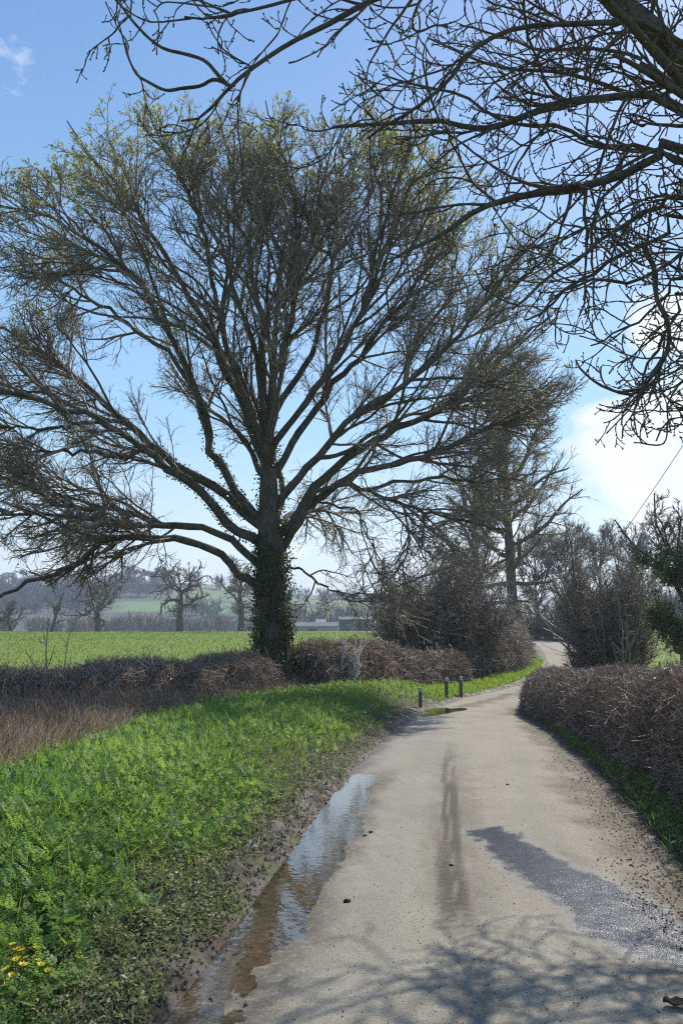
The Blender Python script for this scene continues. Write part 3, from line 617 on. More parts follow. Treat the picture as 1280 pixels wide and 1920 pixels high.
AL = [
    (frm([(1300, 170), (1280, 140), (1240, 85), (1190, 35), (1140, -15), (1080, -70), (1000, -160)], 8.2, -.6, T(5.9)), .15, .11),
    (frm([(1290, 215), (1215, 180), (1140, 184), (1060, 194), (990, 215), (930, 234), (860, 237), (790, 228), (700, 238), (620, 236)], 8.0, -.5, T(5.6)), .060, .014),
    (frm([(1300, 286), (1240, 288), (1190, 315), (1140, 335), (1090, 350), (1040, 358), (990, 367), (940, 372), (890, 392), (860, 402), (830, 435), (790, 460), (740, 480)], 7.6, -.6, T(5.0)), .068, .013),
    (frm([(1250, 290), (1190, 283), (1115, 272), (1075, 250), (1030, 232), (965, 232), (920, 212), (855, 172), (790, 160), (720, 140)], 8.4, .5, T(5.2)), .038, .010),
    (frm([(1240, 60), (1170, 45), (1090, 47), (1015, 47), (965, 50), (915, 85), (880, 100), (840, 150), (790, 195), (740, 235), (690, 255)], 7.8, -.7, T(6.0)), .045, .011),
    (frm([(1300, 372), (1215, 395), (1140, 440), (1090, 485), (1060, 500), (1000, 545), (960, 580)], 7.2, -.4, T(4.5)), .038, .010),
    (frm([(1300, 410), (1215, 455), (1140, 490), (1115, 510), (1065, 535), (1030, 570), (990, 600)], 7.9, .3, T(4.4)), .040, .010),
    (frm([(1205, 460), (1225, 500), (1240, 575), (1255, 640), (1230, 690), (1180, 740), (1130, 725), (1090, 705), (1080, 675)], 7.6, -.3, spath([T(4.4), at(1300, 410, 7.9), at(1215, 455, 7.9)], 5)[4]), .028, .008),
    (frm([(1260, 165), (1190, 178), (1140, 160), (1090, 145), (1040, 132), (965, 132), (920, 125), (870, 105), (800, 70)], 8.6, .6, T(5.5)), .040, .010),
    (frm([(1240, 140), (1190, 110), (1140, 95), (1065, 90), (1010, 95), (930, 65), (860, 45)], 9.0, .4, T(5.8)), .036, .010),
    (frm([(1100, -60), (960, -40), (820, -30), (720, -15), (660, 10), (610, 45), (560, 72), (515, 100), (465, 135), (432, 163), (400, 205), (340, 228)], 7.4, -.5, at(1150, -20, 8.1)), .046, .009),
    (frm([(432, 163), (400, 128), (345, 105), (285, 75), (250, 45), (225, 5), (205, -20)], 6.9, -.1, at(440, 158, 6.9)), .018, .008),
    (frm([(435, 162), (405, 150), (340, 166), (300, 162), (250, 135), (240, 100), (232, 80)], 6.9, .2, at(440, 158, 6.9)), .018, .008),
    (frm([(1300, 640), (1255, 655), (1220, 700), (1190, 745), (1165, 775)], 7.3, -.2, T(3.8)), .024, .007),
    (frm([(1310, 770), (1270, 780), (1240, 800), (1228, 825)], 7.1, -.1, T(3.3)), .02, .007),
    (frm([(1100, -120), (960, -110), (800, -60), (700, -30), (600, -20), (500, 10), (430, 30), (350, 35)], 7.0, -.5, at(1120, -40, 7.9)), .030, .008),
    (frm([(1310, 470), (1240, 500), (1180, 530), (1120, 522), (1060, 548), (1010, 590)], 7.4, -.3, T(4.3)), .032, .009),
    (frm([(1310, 550), (1262, 600), (1232, 650), (1200, 705), (1195, 745), (1160, 770)], 7.7, .1, T(4.0)), .028, .008),
    (frm([(1310, 680), (1275, 715), (1250, 760), (1256, 805)], 7.9, .1, T(3.7)), .022, .007),
    (frm([(1290, 520), (1240, 560), (1200, 600), (1160, 620), (1110, 650)], 8.2, .2, T(4.0)), .03, .008),
]
for k in range(4):                                        # limbs on the unseen side, for the shadow on the lane
    az = R(ar.uniform(-60, 110)); el = R(ar.uniform(10, 50)); d = np.array([[math.cos(az) * math.cos(el), math.sin(az) * math.cos(el), math.sin(el)]])
    P_, R_ = grow(T(ar.uniform(3.5, 6.2))[None], d, [ar.uniform(3, 5)], [.10], .02, 32, .06, up((0, 0, 1)), .01, ar); AL.append((P_[0], None, R_[0]))
for k in range(3):                                        # and over the lane nearer than the frame
    d = nrm(np.array([[-1.0, ar.uniform(-1.4, -.5), ar.uniform(.05, .4)]])); P_, R_ = grow(T(ar.uniform(4.2, 6.0))[None], d, [ar.uniform(4.5, 6.5)], [.09], .015, 32, .05, up((0, 0, 1)), .0, ar); AL.append((P_[0], None, R_[0]))
P0, R0 = [], []
for p, a, b in AL:
    rr_ = b if a is None else taper(32, a, b, .8)
    g = Geo(); v, q = rough_tube(p, rr_ * (1 + .10 * (ar.random(32) - .5)), 9, ar, .09); g.add(v, q); g.build('limb', M_ash, ash); P0.append(p); R0.append(rr_)
P0, R0 = np.array(P0), np.array(R0)
def ash_trop(p): return np.array([-.35, 0, .25]) + 0 * p
def low_env(p): return np.where((p[:, 1] < 5.2) & (p[:, 2] < 4.6 + .4 * p[:, 1]) , 2., 0.) + np.where(p[:, 1] < 1.0, 2., 0)
S_, D_, L_, r_ = spawn(P0, R0, 9.5, .45, 1, 40, 16, .36, .6, 2.2, .5, ar, 1.3)
kk = (ar.random(len(S_)) < .3) | ((S_[:, 1] > 6.2) & (S_[:, 0] < 4.6)); S_, D_, L_, r_ = S_[kk], D_[kk], L_[kk], r_[kk]
P1, R1 = grow(S_, D_, L_, np.clip(r_, .008, .019), .0056, 18, .10, ash_trop, .012, ar, low_env, .3, .35, .10)
S_, D_, L_, r_ = spawn(P1, R1, 4.2, .1, 1, 46, 16, .5, .3, 1.1, .75, ar, 1.2)
P2, R2 = grow(S_, D_, L_, np.clip(r_, .0055, .0088), .0046, 14, .09, up((-.3, 0, .5)), .03, ar, low_env, .7, .45, .12)
S_, D_, L_, r_ = spawn(P2, R2, 2.2, .15, .95, 52, 15, .4, .10, .5, .8, ar)
P3, R3 = grow(S_, D_, L_, np.clip(r_, .0042, .0060), .0040, 8, .10, up((0, 0, 1)), .07, ar, low_env, .9, .45, .12)
S_, D_, L_, r_ = spawn(P3, R3, 1.2, .5, 1, 50, 20, .0, .02, .04, 1.0, ar)
P4, R4 = grow(S_, D_, L_, .006, .005, 3, .1, up((0, 0, 1)), .1, ar, low_env)
S_, D_, L_, r_ = spawn(P2, R2, 4, .2, 1, 60, 20, .0, .015, .05, 1.0, ar)
P5, R5 = grow(S_, D_, L_, .0065, .0055, 3, .1, up((0, 0, 1)), .1, ar, low_env)
g = Geo()
for P_, R_, S__ in ((P1, R1, 6), (P2, R2, 5), (P3, R3, 4), (P4, R4, 4), (P5, R5, 4)):
    v, q = tubes(P_, R_, S__); g.add(v, q, a=np.repeat(ar.random(len(P_)), P_.shape[1] * S__))
tag(g.build('twigs', M_ashtwig, ash), kind='stuff'); print('ash', len(P1), len(P2), len(P3))

# ------------------------------------------------------------------ generic bare trees
def bare_tree(name, label, cat, px, py, d, top_py, hw, seed, mb, mt, group=None, trunk_r=None, nl=9, fork=.3, gnarl=.10, lv=(9, 7, 5), tw=(.03, .016, .010), lean=0, zc=.58, el0=(25, 70), upw=.5, base_pt=None, hang=.0, tb=4, leafy=None, top=.85):
    r = np.random.default_rng(seed); b = at(px, py, d) if base_pt is None else np.asarray(base_pt, float); b[2] = float(H(b[0], b[1]))
    htot = CAMZ + (HOR - top_py) / F * d - b[2]; rx = hw / F * d; tr = trunk_r or htot * .02
    o = thing(name, b, label, cat, group); n = 24
    tp = np.array([[0, 0, -.4], [lean * .1, 0, htot * fork * .5], [lean * .3 + r.normal(0, .1), 0, htot * fork], [lean * .6 + r.normal(0, .2), r.normal(0, .2), htot * (fork + top) * .5], [lean + r.normal(0, .3), r.normal(0, .3), htot * top]]) + b
    q_ = spath(tp, n); rd = taper(n, tr, tr * .22, .8); rd[0] *= 1.3
    g = Geo(); v, q = rough_tube(q_, rd, 12, r, .06); g.add(v, q); g.build('trunk', mb, o)
    c = b + np.array([lean * .6, 0, htot * zc]); rzu, rzd = htot * (1 - zc), htot * (zc - fork * .35)
    def env(p):
        e = p - c; rz = np.where(e[:, 2] > 0, rzu, rzd); az = np.arctan2(e[:, 2], e[:, 0])
        return ((e[:, 0] / rx) ** 2 + (e[:, 1] / rx) ** 2 + (e[:, 2] / rz) ** 2) ** .5 / (1 + .10 * np.sin(az * 4 + seed) + .07 * np.sin(az * 9 + 2 * seed))
    ctr = b + np.array([0, 0, htot * .25])
    def trop(p): return nrm(p - ctr) * .6 + np.array([0, 0, upw]) - np.array([0, 0, hang]) * (p[:, 2] < c[2])[:, None]
    LPp, LRr = [q_[int(n * fork):]], [rd[int(n * fork):]]; k0 = n - int(n * fork); LPp[0] = spath(LPp[0], 20); LRr[0] = np.interp(np.linspace(0, 1, 20), np.linspace(0, 1, k0), LRr[0])
    for k in range(nl):
        h = fork * .8 + (1 - fork) * .75 * (k + r.random()) / nl; i = min(n - 2, int(h / top * n * .95)) if h < top else n - 2; az = k * 2.4 + r.uniform(-.5, .5); el = R(el0[0] + (el0[1] - el0[0]) * (k / nl) + r.uniform(-8, 8))
        d_ = np.array([[math.cos(az) * math.cos(el), math.sin(az) * math.cos(el), math.sin(el)]]); L = rx * r.uniform(.85, 1.3) if el < R(50) else htot * (.4 if top > .6 else r.uniform(.45, .65))
        P_, R_ = grow(q_[i][None], d_, [L], [min(rd[i] * .62, tr * .42)], tr * .10, 20, gnarl, trop, .03, r, env)
        if len(P_): LPp.append(P_[0]); LRr.append(R_[0])
    for p, rr_ in list(zip(LPp, LRr))[1:]:
        g = Geo(); v, q = rough_tube(p, rr_, 7, r, .08); g.add(v, q); g.build('limb', mb, o)
    P0, R0 = np.array(LPp), np.array(LRr)
    S_, D_, L_, r_ = spawn(P0, R0, lv[0], .12, 1, 42, 13, .42, htot * .06, htot * .28, .6, r, 1.3); Pa, Ra_ = grow(S_, D_, L_, np.clip(r_, tw[0] * .6, tw[0] * 1.6), tw[1], 8, gnarl * 1.1, trop, .03, r, env)
    S_, D_, L_, r_ = spawn(Pa, Ra_, lv[1], .12, 1, 40, 14, .5, htot * .03, htot * .13, .65, r, 1.3); Pb, Rb = grow(S_, D_, L_, np.clip(r_, tw[1] * .7, tw[1] * 1.4), tw[2], 6, gnarl * 1.2, trop, .04, r, env)
    g = Geo(); lst = [(Pa, Ra_, 4), (Pb, Rb, 3)]
    if lv[2]:
        S_, D_, L_, r_ = spawn(Pb, Rb, lv[2], .1, 1, 40, 14, .6, htot * .018, htot * .06, .7, r); Pc, Rc = grow(S_, D_, L_, np.clip(r_, tw[2] * .7, tw[2]), tw[2] * .6, 4, gnarl * 1.3, trop, .05, r, env); lst.append((Pc, Rc, 3))
    for P_, R_, S__ in lst:
        v, q = tubes(P_, R_, S__); g.add(v, q, a=np.repeat(r.random(len(P_)), P_.shape[1] * S__))
    tag(g.build('twigs', mt, o), kind='stuff')
    if leafy:
        m_, cnt, size, zmax = leafy; E = lst[-1][0]; E = E[(E[:, -1, 2] < b[2] + htot * zmax) & (E[:, -1, 2] > b[2] + htot * .22)] if zmax > 0 else E[E[:, -1, 2] > b[2] + htot * -zmax]
        k = r.integers(0, len(E), cnt); p = E[k, r.integers(0, E.shape[1], cnt)] + r.normal(size=(cnt, 3)) * size * .8
        v, tt = leaf_quads(p, r.normal(size=(cnt, 3)), r.uniform(.6, 1.3, cnt) * size, r, .7); g = Geo(); g.add(v, t=tt, a=np.repeat(r.random(cnt), 4)); tag(g.build('leaves', m_, o), kind='stuff')
    return o
# three old oaks and others at the far edge of the left field
G1 = 'old bare oaks along the far edge of the field'
bare_tree('oak_tree', 'old bare oak with rounded crown at far field edge, left of the twisted pale one', 'tree', 184, 1184, 148, 1062, 82, 51, M_greybark, M_greytwig, G1, trunk_r=.62, nl=13, fork=.22, gnarl=.2, lv=(7, 5, 3), tw=(.095, .048, .028), top=.45, el0=(-8, 70), upw=.3)
bare_tree('oak_tree', 'tall twisted bare oak with long level low limb at the far field edge', 'tree', 338, 1184, 148, 1016, 80, 52, M_greybark, M_greytwig, G1, trunk_r=.8, nl=14, fork=.18, gnarl=.26, lv=(7, 5, 3), tw=(.095, .048, .028), top=.45, el0=(-12, 75), upw=.35)
bare_tree('oak_tree', 'gnarled bare oak seen close beside the ivy covered trunk, far field edge', 'tree', 452, 1184, 146, 1020, 78, 53, M_greybark, M_greytwig, G1, trunk_r=.7, nl=13, fork=.2, gnarl=.24, lv=(7, 5, 3), tw=(.095, .048, .028), top=.45, el0=(-10, 70), upw=.3)
bare_tree('dead_tree', 'thin broken dead tree with two forked stems at the far field edge', 'tree', 96, 1184, 147, 1098, 34, 54, M_greybark, M_greytwig, None, trunk_r=.35, nl=4, fork=.12, gnarl=.22, lv=(4, 3, 0), tw=(.10, .05, .04), lean=1.5, el0=(10, 60))
bare_tree('bare_tree', 'wide pale grey bare tree at the left end of the far field edge', 'tree', 20, 1186, 160, 1120, 52, 55, M_greybark, M_greytwig, None, trunk_r=.3, nl=12, fork=.1, gnarl=.12, lv=(9, 6, 3), tw=(.08, .05, .04), el0=(10, 75))
# tall trees behind the bush by the bend
G2 = 'tall bare trees beyond the bend'
bare_tree('tall_tree', 'tallest bare tree beyond the bend, straight dark trunk above the bush', 'tree', 962, 1225, 60, 604, 186, 61, M_greybark, M_bush, G2, trunk_r=.42, nl=22, fork=.26, gnarl=.11, lv=(9, 7, 5), tw=(.04, .018, .011), el0=(8, 62), upw=.22)
bare_tree('tall_tree', 'slightly shorter bare tree standing left of the tallest trunk beyond the bend', 'tree', 900, 1225, 66, 820, 135, 62, M_greybark, M_bush, G2, trunk_r=.38, nl=17, fork=.28, gnarl=.11, lv=(9, 7, 4), tw=(.04, .018, .012), el0=(12, 65), upw=.25)
G3 = 'bare trees in the wood behind the far bend'
for i, (px, d, tp, hw, lab) in enumerate([(1010, 95, 960, 75, 'bare tree in the far wood just right of the tall trunk'), (1065, 88, 950, 75, 'bare tree in the far wood above the end of the lane'), (1130, 100, 960, 75, 'bare tree in the far wood behind the dense right shrub'), (1195, 92, 965, 70, 'rightmost bare tree in the far wood, left of the evergreen'), (870, 90, 1000, 70, 'bare tree in the far wood, half hidden by the big bush')]):
    bare_tree('bare_tree', lab, 'tree', px, 1195, d, tp, hw, 70 + i, M_greybark, M_greytwig, G3, top=.55, nl=15, fork=.15, gnarl=.10, lv=(11, 8, 5), tw=(.05, .026, .018), el0=(20, 75))
# evergreen/ivy tree at the right
bare_tree('ivy_tree', 'dark ivy covered tree at the right edge above the field', 'tree', 1285, 1268, 31, 900, 118, 81, M_greybark, M_bush, None, trunk_r=.24, nl=16, fork=.2, gnarl=.13, lv=(9, 7, 5), tw=(.028, .014, .010), el0=(15, 70), top=.6, leafy=(M_evergreen, 11000, .11, .66))

# multi-stemmed shrubs
def shrub(name, label, px, py, d, top_py, hw, nst, seed, m, group=None, lv=(8, 6), tw=(.022, .012, .008), leafy=None, el=(12, 88), wig=.11, base_r=.5, cat='bush', zmid=.45, flecks=0):
    r = np.random.default_rng(seed); b = at(px, py, d); b[2] = float(H(b[0], b[1])); ht = CAMZ + (HOR - top_py) / F * d - b[2]; rx = hw / F * d; o = thing(name, b, label, cat, group)
    c = b + np.array([0, 0, ht * zmid])
    def env(p):
        e = p - c; rz = np.where(e[:, 2] > 0, ht * (1 - zmid), ht * zmid * 1.25); az = np.arctan2(e[:, 2], e[:, 0]); a2 = np.arctan2(e[:, 1], e[:, 0])
        return (np.abs(e[:, 0] / rx) ** 2.2 + np.abs(e[:, 1] / rx) ** 2.2 + np.abs(e[:, 2] / rz) ** 2.2) ** (1 / 2.2) / (1 + .09 * np.sin(az * 5 + a2 * 2 + seed) + .07 * np.sin(az * 11 + seed * 2 + a2 * 5))
    trop = lambda p: np.array([0, 0, .25]) + nrm(p - b) * .4
    az = r.uniform(0, 2 * math.pi, nst); e_ = np.radians(r.uniform(el[0], el[1], nst)); rr_ = r.random(nst) ** .5 * base_r * rx
    S = b + np.stack([np.cos(az) * rr_, np.sin(az) * rr_, 0 * rr_ - .1], -1); D = np.stack([np.cos(az) * np.cos(e_), np.sin(az) * np.cos(e_), np.sin(e_)], -1)
    P0, R0 = grow(S, D, ht * r.uniform(.8, 1.05, nst), r.uniform(.7, 1.5, nst) * tw[0] * 1.6, tw[1], 12, wig, trop, .02, r, env)
    for k in range(len(P0)):
        if k >= 90: break
        g = Geo(); v, q = tubes(P0[k], R0[k], 5); g.add(v, q, a=r.random()); g.build('stem', m, o)
    S_, D_, L_, r_ = spawn(P0, R0, lv[0], .05, 1, 46, 16, .42, ht * .06, ht * .4, .6, r); Pa, Ra_ = grow(S_, D_, L_, np.clip(r_, tw[1] * .7, tw[0]), tw[1] * .7, 7, wig * 1.3, trop, .05, r, env)
    S_, D_, L_, r_ = spawn(Pa, Ra_, lv[1], .05, 1, 50, 18, .5, ht * .03, ht * .16, .65, r); Pb, Rb = grow(S_, D_, L_, np.clip(r_, tw[2] * .8, tw[1]), tw[2] * .7, 5, wig * 1.6, trop, .06, r, env)
    g = Geo()
    for P_, R_, S__ in ((Pa, Ra_, 4), (Pb, Rb, 3)):
        v, q = tubes(P_, R_, S__); g.add(v, q, a=np.repeat(r.random(len(P_)), P_.shape[1] * S__))
    tag(g.build('twigs', m, o), kind='stuff')
    if leafy:
        m_, cnt, size, zmax = leafy; k = r.integers(0, len(Pb), cnt); p = Pb[k, r.integers(0, 5, cnt)] + r.normal(size=(cnt, 3)) * size * .6
        kk = p[:, 2] < b[2] + ht * zmax; p = p[kk]; cnt = len(p)
        v, tt = leaf_quads(p, r.normal(size=(cnt, 3)), r.uniform(.6, 1.3, cnt) * size, r, .7); g = Geo(); g.add(v, t=tt, a=np.repeat(r.random(cnt), 4)); tag(g.build('leaves', m_, o), kind='stuff')
    print(name, len(Pa), len(Pb)); return o
shrub('large_bush', 'big dense leafless dark bush left of the bend, behind the white topped posts', 826, 1272, 42, 978, 138, 240, 91, M_bush, None, (15, 9), (.028, .014, .009), (M_hedgeleaf, 12000, .06, .85))
shrub('roadside_bush', 'lower tangled olive brown bush at the bend between big bush and lane', 925, 1274, 45, 1110, 66, 80, 92, M_bramble, None, (10, 8), (.026, .016, .012), (M_weed, 6000, .07, .8))
shrub('roadside_shrub', 'dense dark bare shrub behind the trimmed hedge, right of the far lane', 1140, 1275, 36, 925, 94, 190, 93, M_bush, None, (13, 9), (.028, .012, .0075), (M_hedgeleaf, 7000, .05, .85))
shrub('roadside_shrub', 'bare brown shrub further back, between the dense shrub and the evergreen', 1190, 1225, 62, 1010, 48, 90, 90, M_bush, None, (10, 8), (.03, .016, .012))
shrub('thin_shrub', 'thin open shrub with slender bare stems beside the green field on the right', 1190, 1275, 33, 1060, 50, 16, 94, M_bush, None, (6, 4), (.026, .011, .008), None, (45, 85))
shrub('far_bush', 'dark low thicket closing the far end of the lane', 985, 1212, 84, 1120, 70, 60, 95, M_bush, None, (10, 8), (.05, .03, .022), (M_hedgeleaf, 3000, .12, .9))
shrub('far_bush', 'dark thicket on the right side of the far end of the lane', 1085, 1212, 80, 1105, 55, 60, 96, M_bush, None, (10, 8), (.05, .03, .022), (M_hedgeleaf, 3000, .12, .9))
shrub('far_bush', 'low thicket across the end of the lane, between two darker ones', 1040, 1206, 98, 1130, 60, 60, 97, M_bush, None, (10, 8), (.05, .03, .022), (M_hedgeleaf, 3000, .12, .9))
shrub('pale_shrub', 'small pale whitish dry shrub standing out above the brown hedge', 645, 1262, 26.6, 1176, 30, 40, 98, M_pale, None, (9, 7), (.022, .014, .010), (M_pale, 1500, .045, 1.1), (40, 88), .09)
shrub('bare_sapling', 'thin upright bare sapling rising from the left hedge against the field', 98, 1300, 21, 1135, 44, 6, 99, M_bush, None, (5, 3), (.013, .007, .005), None, (55, 88), .05, .15, 'sapling')

# ------------------------------------------------------------------ hedges
def hedge(name, label, path, width, height, nst, seed, m, ml, nleaf, r0=.004, ln=(.25, .6), bias=.6, dens_near=True, top_rag=.12, leafsize=.035, group=None, stemz=None, r_far=0., shape=2.4):
    r = np.random.default_rng(seed); P = spath(np.array([(p[0], p[1], 0) for p in path], float), 200)[:, :2]
    dcam = np.linalg.norm(P, axis=1); seg = np.r_[np.linalg.norm(np.diff(P, axis=0), axis=1), 0]; w = seg / (dcam ** (1.2 if dens_near else 0)); w = w / w.sum()
    k = r.choice(200, nst, p=w); k2 = np.minimum(k + 1, 199); f = r.random(nst)[:, None]; c = P[k] * (1 - f) + P[k2] * f
    T = nrm(P[np.minimum(k + 2, 199)] - P[np.maximum(k - 2, 0)]); Nn = np.stack([T[:, 1], -T[:, 0]], -1)
    hv = height(c[:, 0], c[:, 1]) * (1 + top_rag * (fbm(c[:, 0] * .9, c[:, 1] * .9, seed) - .5) * 2)
    aa = r.uniform(-.15, math.pi + .15, nst); rad = (r.random(nst)) ** .35
    off = np.sign(np.cos(aa)) * np.abs(np.cos(aa)) ** (2 / shape) * rad * width / 2; zz = np.clip(np.abs(np.sin(aa)) ** (2 / shape) * rad, .02, 1)
    wv = 1 + .18 * (fbm(c[:, 0] * 1.3, c[:, 1] * 1.3, seed + 5) - .5) * 2
    xy = c + Nn * (off * wv)[:, None]; S = np.stack([xy[:, 0], xy[:, 1], H(xy[:, 0], xy[:, 1]) + zz * hv], -1)
    o = thing(name, (float(P[100, 0]), float(P[100, 1]), float(H(P[100, 0], P[100, 1]))), label, 'hedge', group)
    outw = nrm(np.stack([Nn[:, 0] * np.cos(aa), Nn[:, 1] * np.cos(aa), np.abs(np.sin(aa)) + .15], -1))
    D = nrm(outw * bias + r.normal(size=(nst, 3)) * .55 + np.array([0, 0, .25])); L = r.uniform(ln[0], ln[1], nst)
    dist = np.linalg.norm(S[:, :2], axis=1); vpow = 2.6 if shape > 3 else 1.7
    rr_ = (r0 + r_far * dist) * r.uniform(.7, 1.5, nst)
    P_, R_ = grow(S - D * L[:, None] * .75, D, L, rr_, rr_ * .6, 4, .09, up((0, 0, 1)), .04, r)
    P_[:, :, 2] = np.maximum(P_[:, :, 2], H(P_[:, :, 0], P_[:, :, 1]) - .03)
    g = Geo(); v, q = tubes(P_, R_, 3); g.add(v, q, a=np.repeat(r.random(nst) ** vpow, 12)); tag(g.build('twigs', m, o), kind='stuff')
    if nleaf:
        k = r.integers(0, nst, nleaf); p = P_[k, r.integers(1, 4, nleaf)] + r.normal(size=(nleaf, 3)) * .02; v, tt = leaf_quads(p, r.normal(size=(nleaf, 3)), r.uniform(.6, 1.3, nleaf) * leafsize * (1 + dist[k] * .03), r, .6)
        g = Geo(); g.add(v, t=tt, a=np.repeat(r.random(nleaf), 4)); tag(g.build('leaves', ml, o), kind='stuff')
    return o
yy = np.array([2.0, 4, 6, 8, 11, 14, 18, 22, 25.5, 27.0]); off_ = np.array([1.35, 1.3, 1.25, 1.2, 1.1, 1.05, .95, .75, .5, 1.0])
hp = list(zip(Rx(yy) + off_, yy)); hp[-1] = (hp[-2][0] + .35, 27.2)
hh_ = lambda x, y: np.interp(y, [0, 5, 7.5, 11, 15, 20, 24, 26, 27], [1.38, 1.36, 1.34, 1.26, 1.17, 1.10, 1.10, 1.14, 1.10]) - .1
hedge('trimmed_hedge', 'long trimmed brown leafless hedge along the right side of the lane', hp, 1.35, hh_, 190000, 201, M_hedge, M_hedgeleaf, 50000, .0019, (.14, .38), .75, r_far=.00010, shape=3.0, top_rag=.11)
hb = [(-16.5, 17.0), (-11, 18.0), (-7.5, 19.6), (-5.2, 22.0), (-3.2, 24.6), (-2.7, 25.4)]
hedge('field_hedge', 'ragged low brown bramble hedge between the left field and the verge', hb, 2.6, lambda x, y: np.interp(x, [-14, -7.6, -6.2, -5, -3], [.74, .74, .88, .95, 1.02]), 90000, 202, M_bramble, M_hedgeleaf, 30000, .0028, (.25, .75), .45, r_far=.00012, top_rag=.35)
hc = [(-1.3, 26.2), (0.2, 28.5), (1.6, 31.5), (3.0, 34.5), (4.6, 37)]
hedge('bramble_hedge', 'reddish brown scrubby hedge right of the oak trunk, behind the green mound', hc, 2.2, lambda x, y: np.interp(y, [26, 30, 36], [1.25, 1.5, 1.25]), 62000, 203, M_bramble, M_hedgeleaf, 26000, .0032, (.3, .75), .5, r_far=.00016, top_rag=.25)
hd = [(5.2, 39.5), (7.0, 42), (8.5, 45), (9.4, 48), (10.8, 54), (12.0, 60)]
hedge('bank_hedge', 'brown overgrown hedge along the left of the lane at the far bend', hd, 1.8, lambda x, y: np.interp(y, [39, 46, 60], [1.0, 1.6, 1.9]), 40000, 204, M_bramble, M_weed, 14000, .0035, (.35, .9), .5, r_far=.0002, top_rag=.25)
he = [(13.5, 39), (18, 37.5), (26, 36), (40, 34)]
# scrub on the rough ground between verge and hedge
def scatter(n, y0, y1, pw, s0, s1, side, r):
    """n points, y-density ~ y^-pw, s from the road edge between s0(y) and s1(y)"""
    u_ = r.random(n); a = 1 - pw; y = (y0 ** a + u_ * (y1 ** a - y0 ** a)) ** (1 / a)
    a0 = s0(y) if callable(s0) else s0; a1 = s1(y) if callable(s1) else s1; s = a0 + (a1 - a0) * r.random(n)
    x = Lx(y) - s if side < 0 else Rx(y) + s
    return x, y, s
vr = np.random.default_rng(31)
def sticks(x, y, L, rad, r, spread=.5, K=4, wig=.2, grav=-.1):
    S = np.stack([x, y, H(x, y) - .03], -1); D = nrm(np.stack([r.normal(0, spread, len(x)), r.normal(0, spread, len(x)), np.ones(len(x))], -1)); return grow(S, D, L, rad, rad * .5, K, wig, up((0, 0, 1)), grav, r)
x, y, s = scatter(60000, 6.5, 27, 1.1, lambda y: verge_w(y) + .0, lambda y: verge_w(y) + 6.5, -1, vr)
k = fbm(x * .8, y * .8, 77) + .12 * sstep(13, 17, y) > .42; x, y = x[k], y[k]
P_, R_ = sticks(x, y, vr.uniform(.25, .7, len(x)), .0018 + .00014 * y, vr, .7, 5, .25, -.14)
g = Geo(); v, q = tubes(P_, R_, 3); g.add(v, q, a=np.repeat(vr.random(len(x)), 15)); tag(g.build('bramble_scrub', M_scrub), 'tangled brown bramble stems on the rough ground below the hedge', 'brambles', kind='stuff')

def blades(x, y, h, w, r, lean=.5, zoff=0, a=None):
    N = len(x); z = H(x, y) + zoff; az = r.uniform(0, 2 * math.pi, N); U = np.stack([np.cos(az), np.sin(az), 0 * az], -1); la = r.uniform(0, 2 * math.pi, N); ln = np.abs(r.normal(0, lean, N))
    Ld = np.stack([np.cos(la) * ln, np.sin(la) * ln, np.ones(N)], -1); Ld = nrm(Ld); B = np.stack([x, y, z - .01], -1)
    mid = B + Ld * (h * .55)[:, None]; tip_ = B + Ld * (h * .8)[:, None] + np.stack([np.cos(la) * ln * h * .45, np.sin(la) * ln * h * .45, .15 * h], -1); w = np.broadcast_to(w, (N,))[:, None]
    v = np.stack([B - U * w, B + U * w, mid + U * w * .8, mid - U * w * .8, tip_], 1).reshape(-1, 3); i = np.arange(N)[:, None] * 5
    return v, i + [0, 1, 2, 3], i + [3, 2, 4], np.repeat(r.random(N) if a is None else a, 5)
# dead grass
x, y, s = scatter(30000, 6.0, 15, 1.5, lambda y: verge_w(y) - .25, lambda y: verge_w(y) + 4.5, -1, vr)
k = (fbm(x * .7 + 3, y * .7, 78) + .22 * sstep(11.5, 8, y) - .16 * sstep(10, 14, y) > .54); x, y = x[k], y[k]
v, q, t_, a_ = blades(x, y, vr.uniform(.18, .5, len(x)), .0022 + .00022 * y, vr, .7); g = Geo(); g.add(v, q, t_, a_); tag(g.build('dead_grass', M_dead), 'pale tan dead grass beyond the green verge on the left', 'grass', kind='stuff')
# green verge grass
x, y, s = scatter(62000, 2.4, 33, 1.5, .35, lambda y: verge_w(y) + .15, -1, vr)
pn = fbm(x * 1.1, y * 1.1, 79); k = vr.random(len(x)) < np.clip(sstep(.25, .9, s + (pn - .5) * .6) * (.35 + .65 * sstep(5, 9, y)), .02, 1); x, y, s, pn = x[k], y[k], s[k], pn[k]
hg = np.where(vr.random(len(x)) < .10, 1.9, 1.0) * vr.uniform(.06, .15, len(x)) * (.5 + .5 * sstep(.3, 1.2, s)) * (.6 + .8 * pn)
v, q, t_, a_ = blades(x, y, hg, .0022 + .00030 * y, vr, .55, a=np.clip(pn * 1.2 - .1 + vr.normal(0, .2, len(x)), 0, 1)); g = Geo(); g.add(v, q, t_, a_)
x, y, s = scatter(9000, 27, 52, .5, .25, 1.6, -1, vr); v, q, t_, a_ = blades(x, y, vr.uniform(.08, .2, len(x)), .014, vr, .5); g.add(v, q, t_, a_)
x, y, s = scatter(24000, 2.4, 27, 1.2, .2, 1.1, 1, vr); k = vr.random(len(x)) < sstep(.15, .6, s + .5 * (fbm(x * 1.6, y * 1.6, 80) - .5)); x, y = x[k], y[k]
v, q, t_, a_ = blades(x, y, vr.uniform(.06, .2, len(x)), .0024 + .0003 * y, vr, .6, a=vr.random(len(x)) * .7); g.add(v, q, t_, a_)
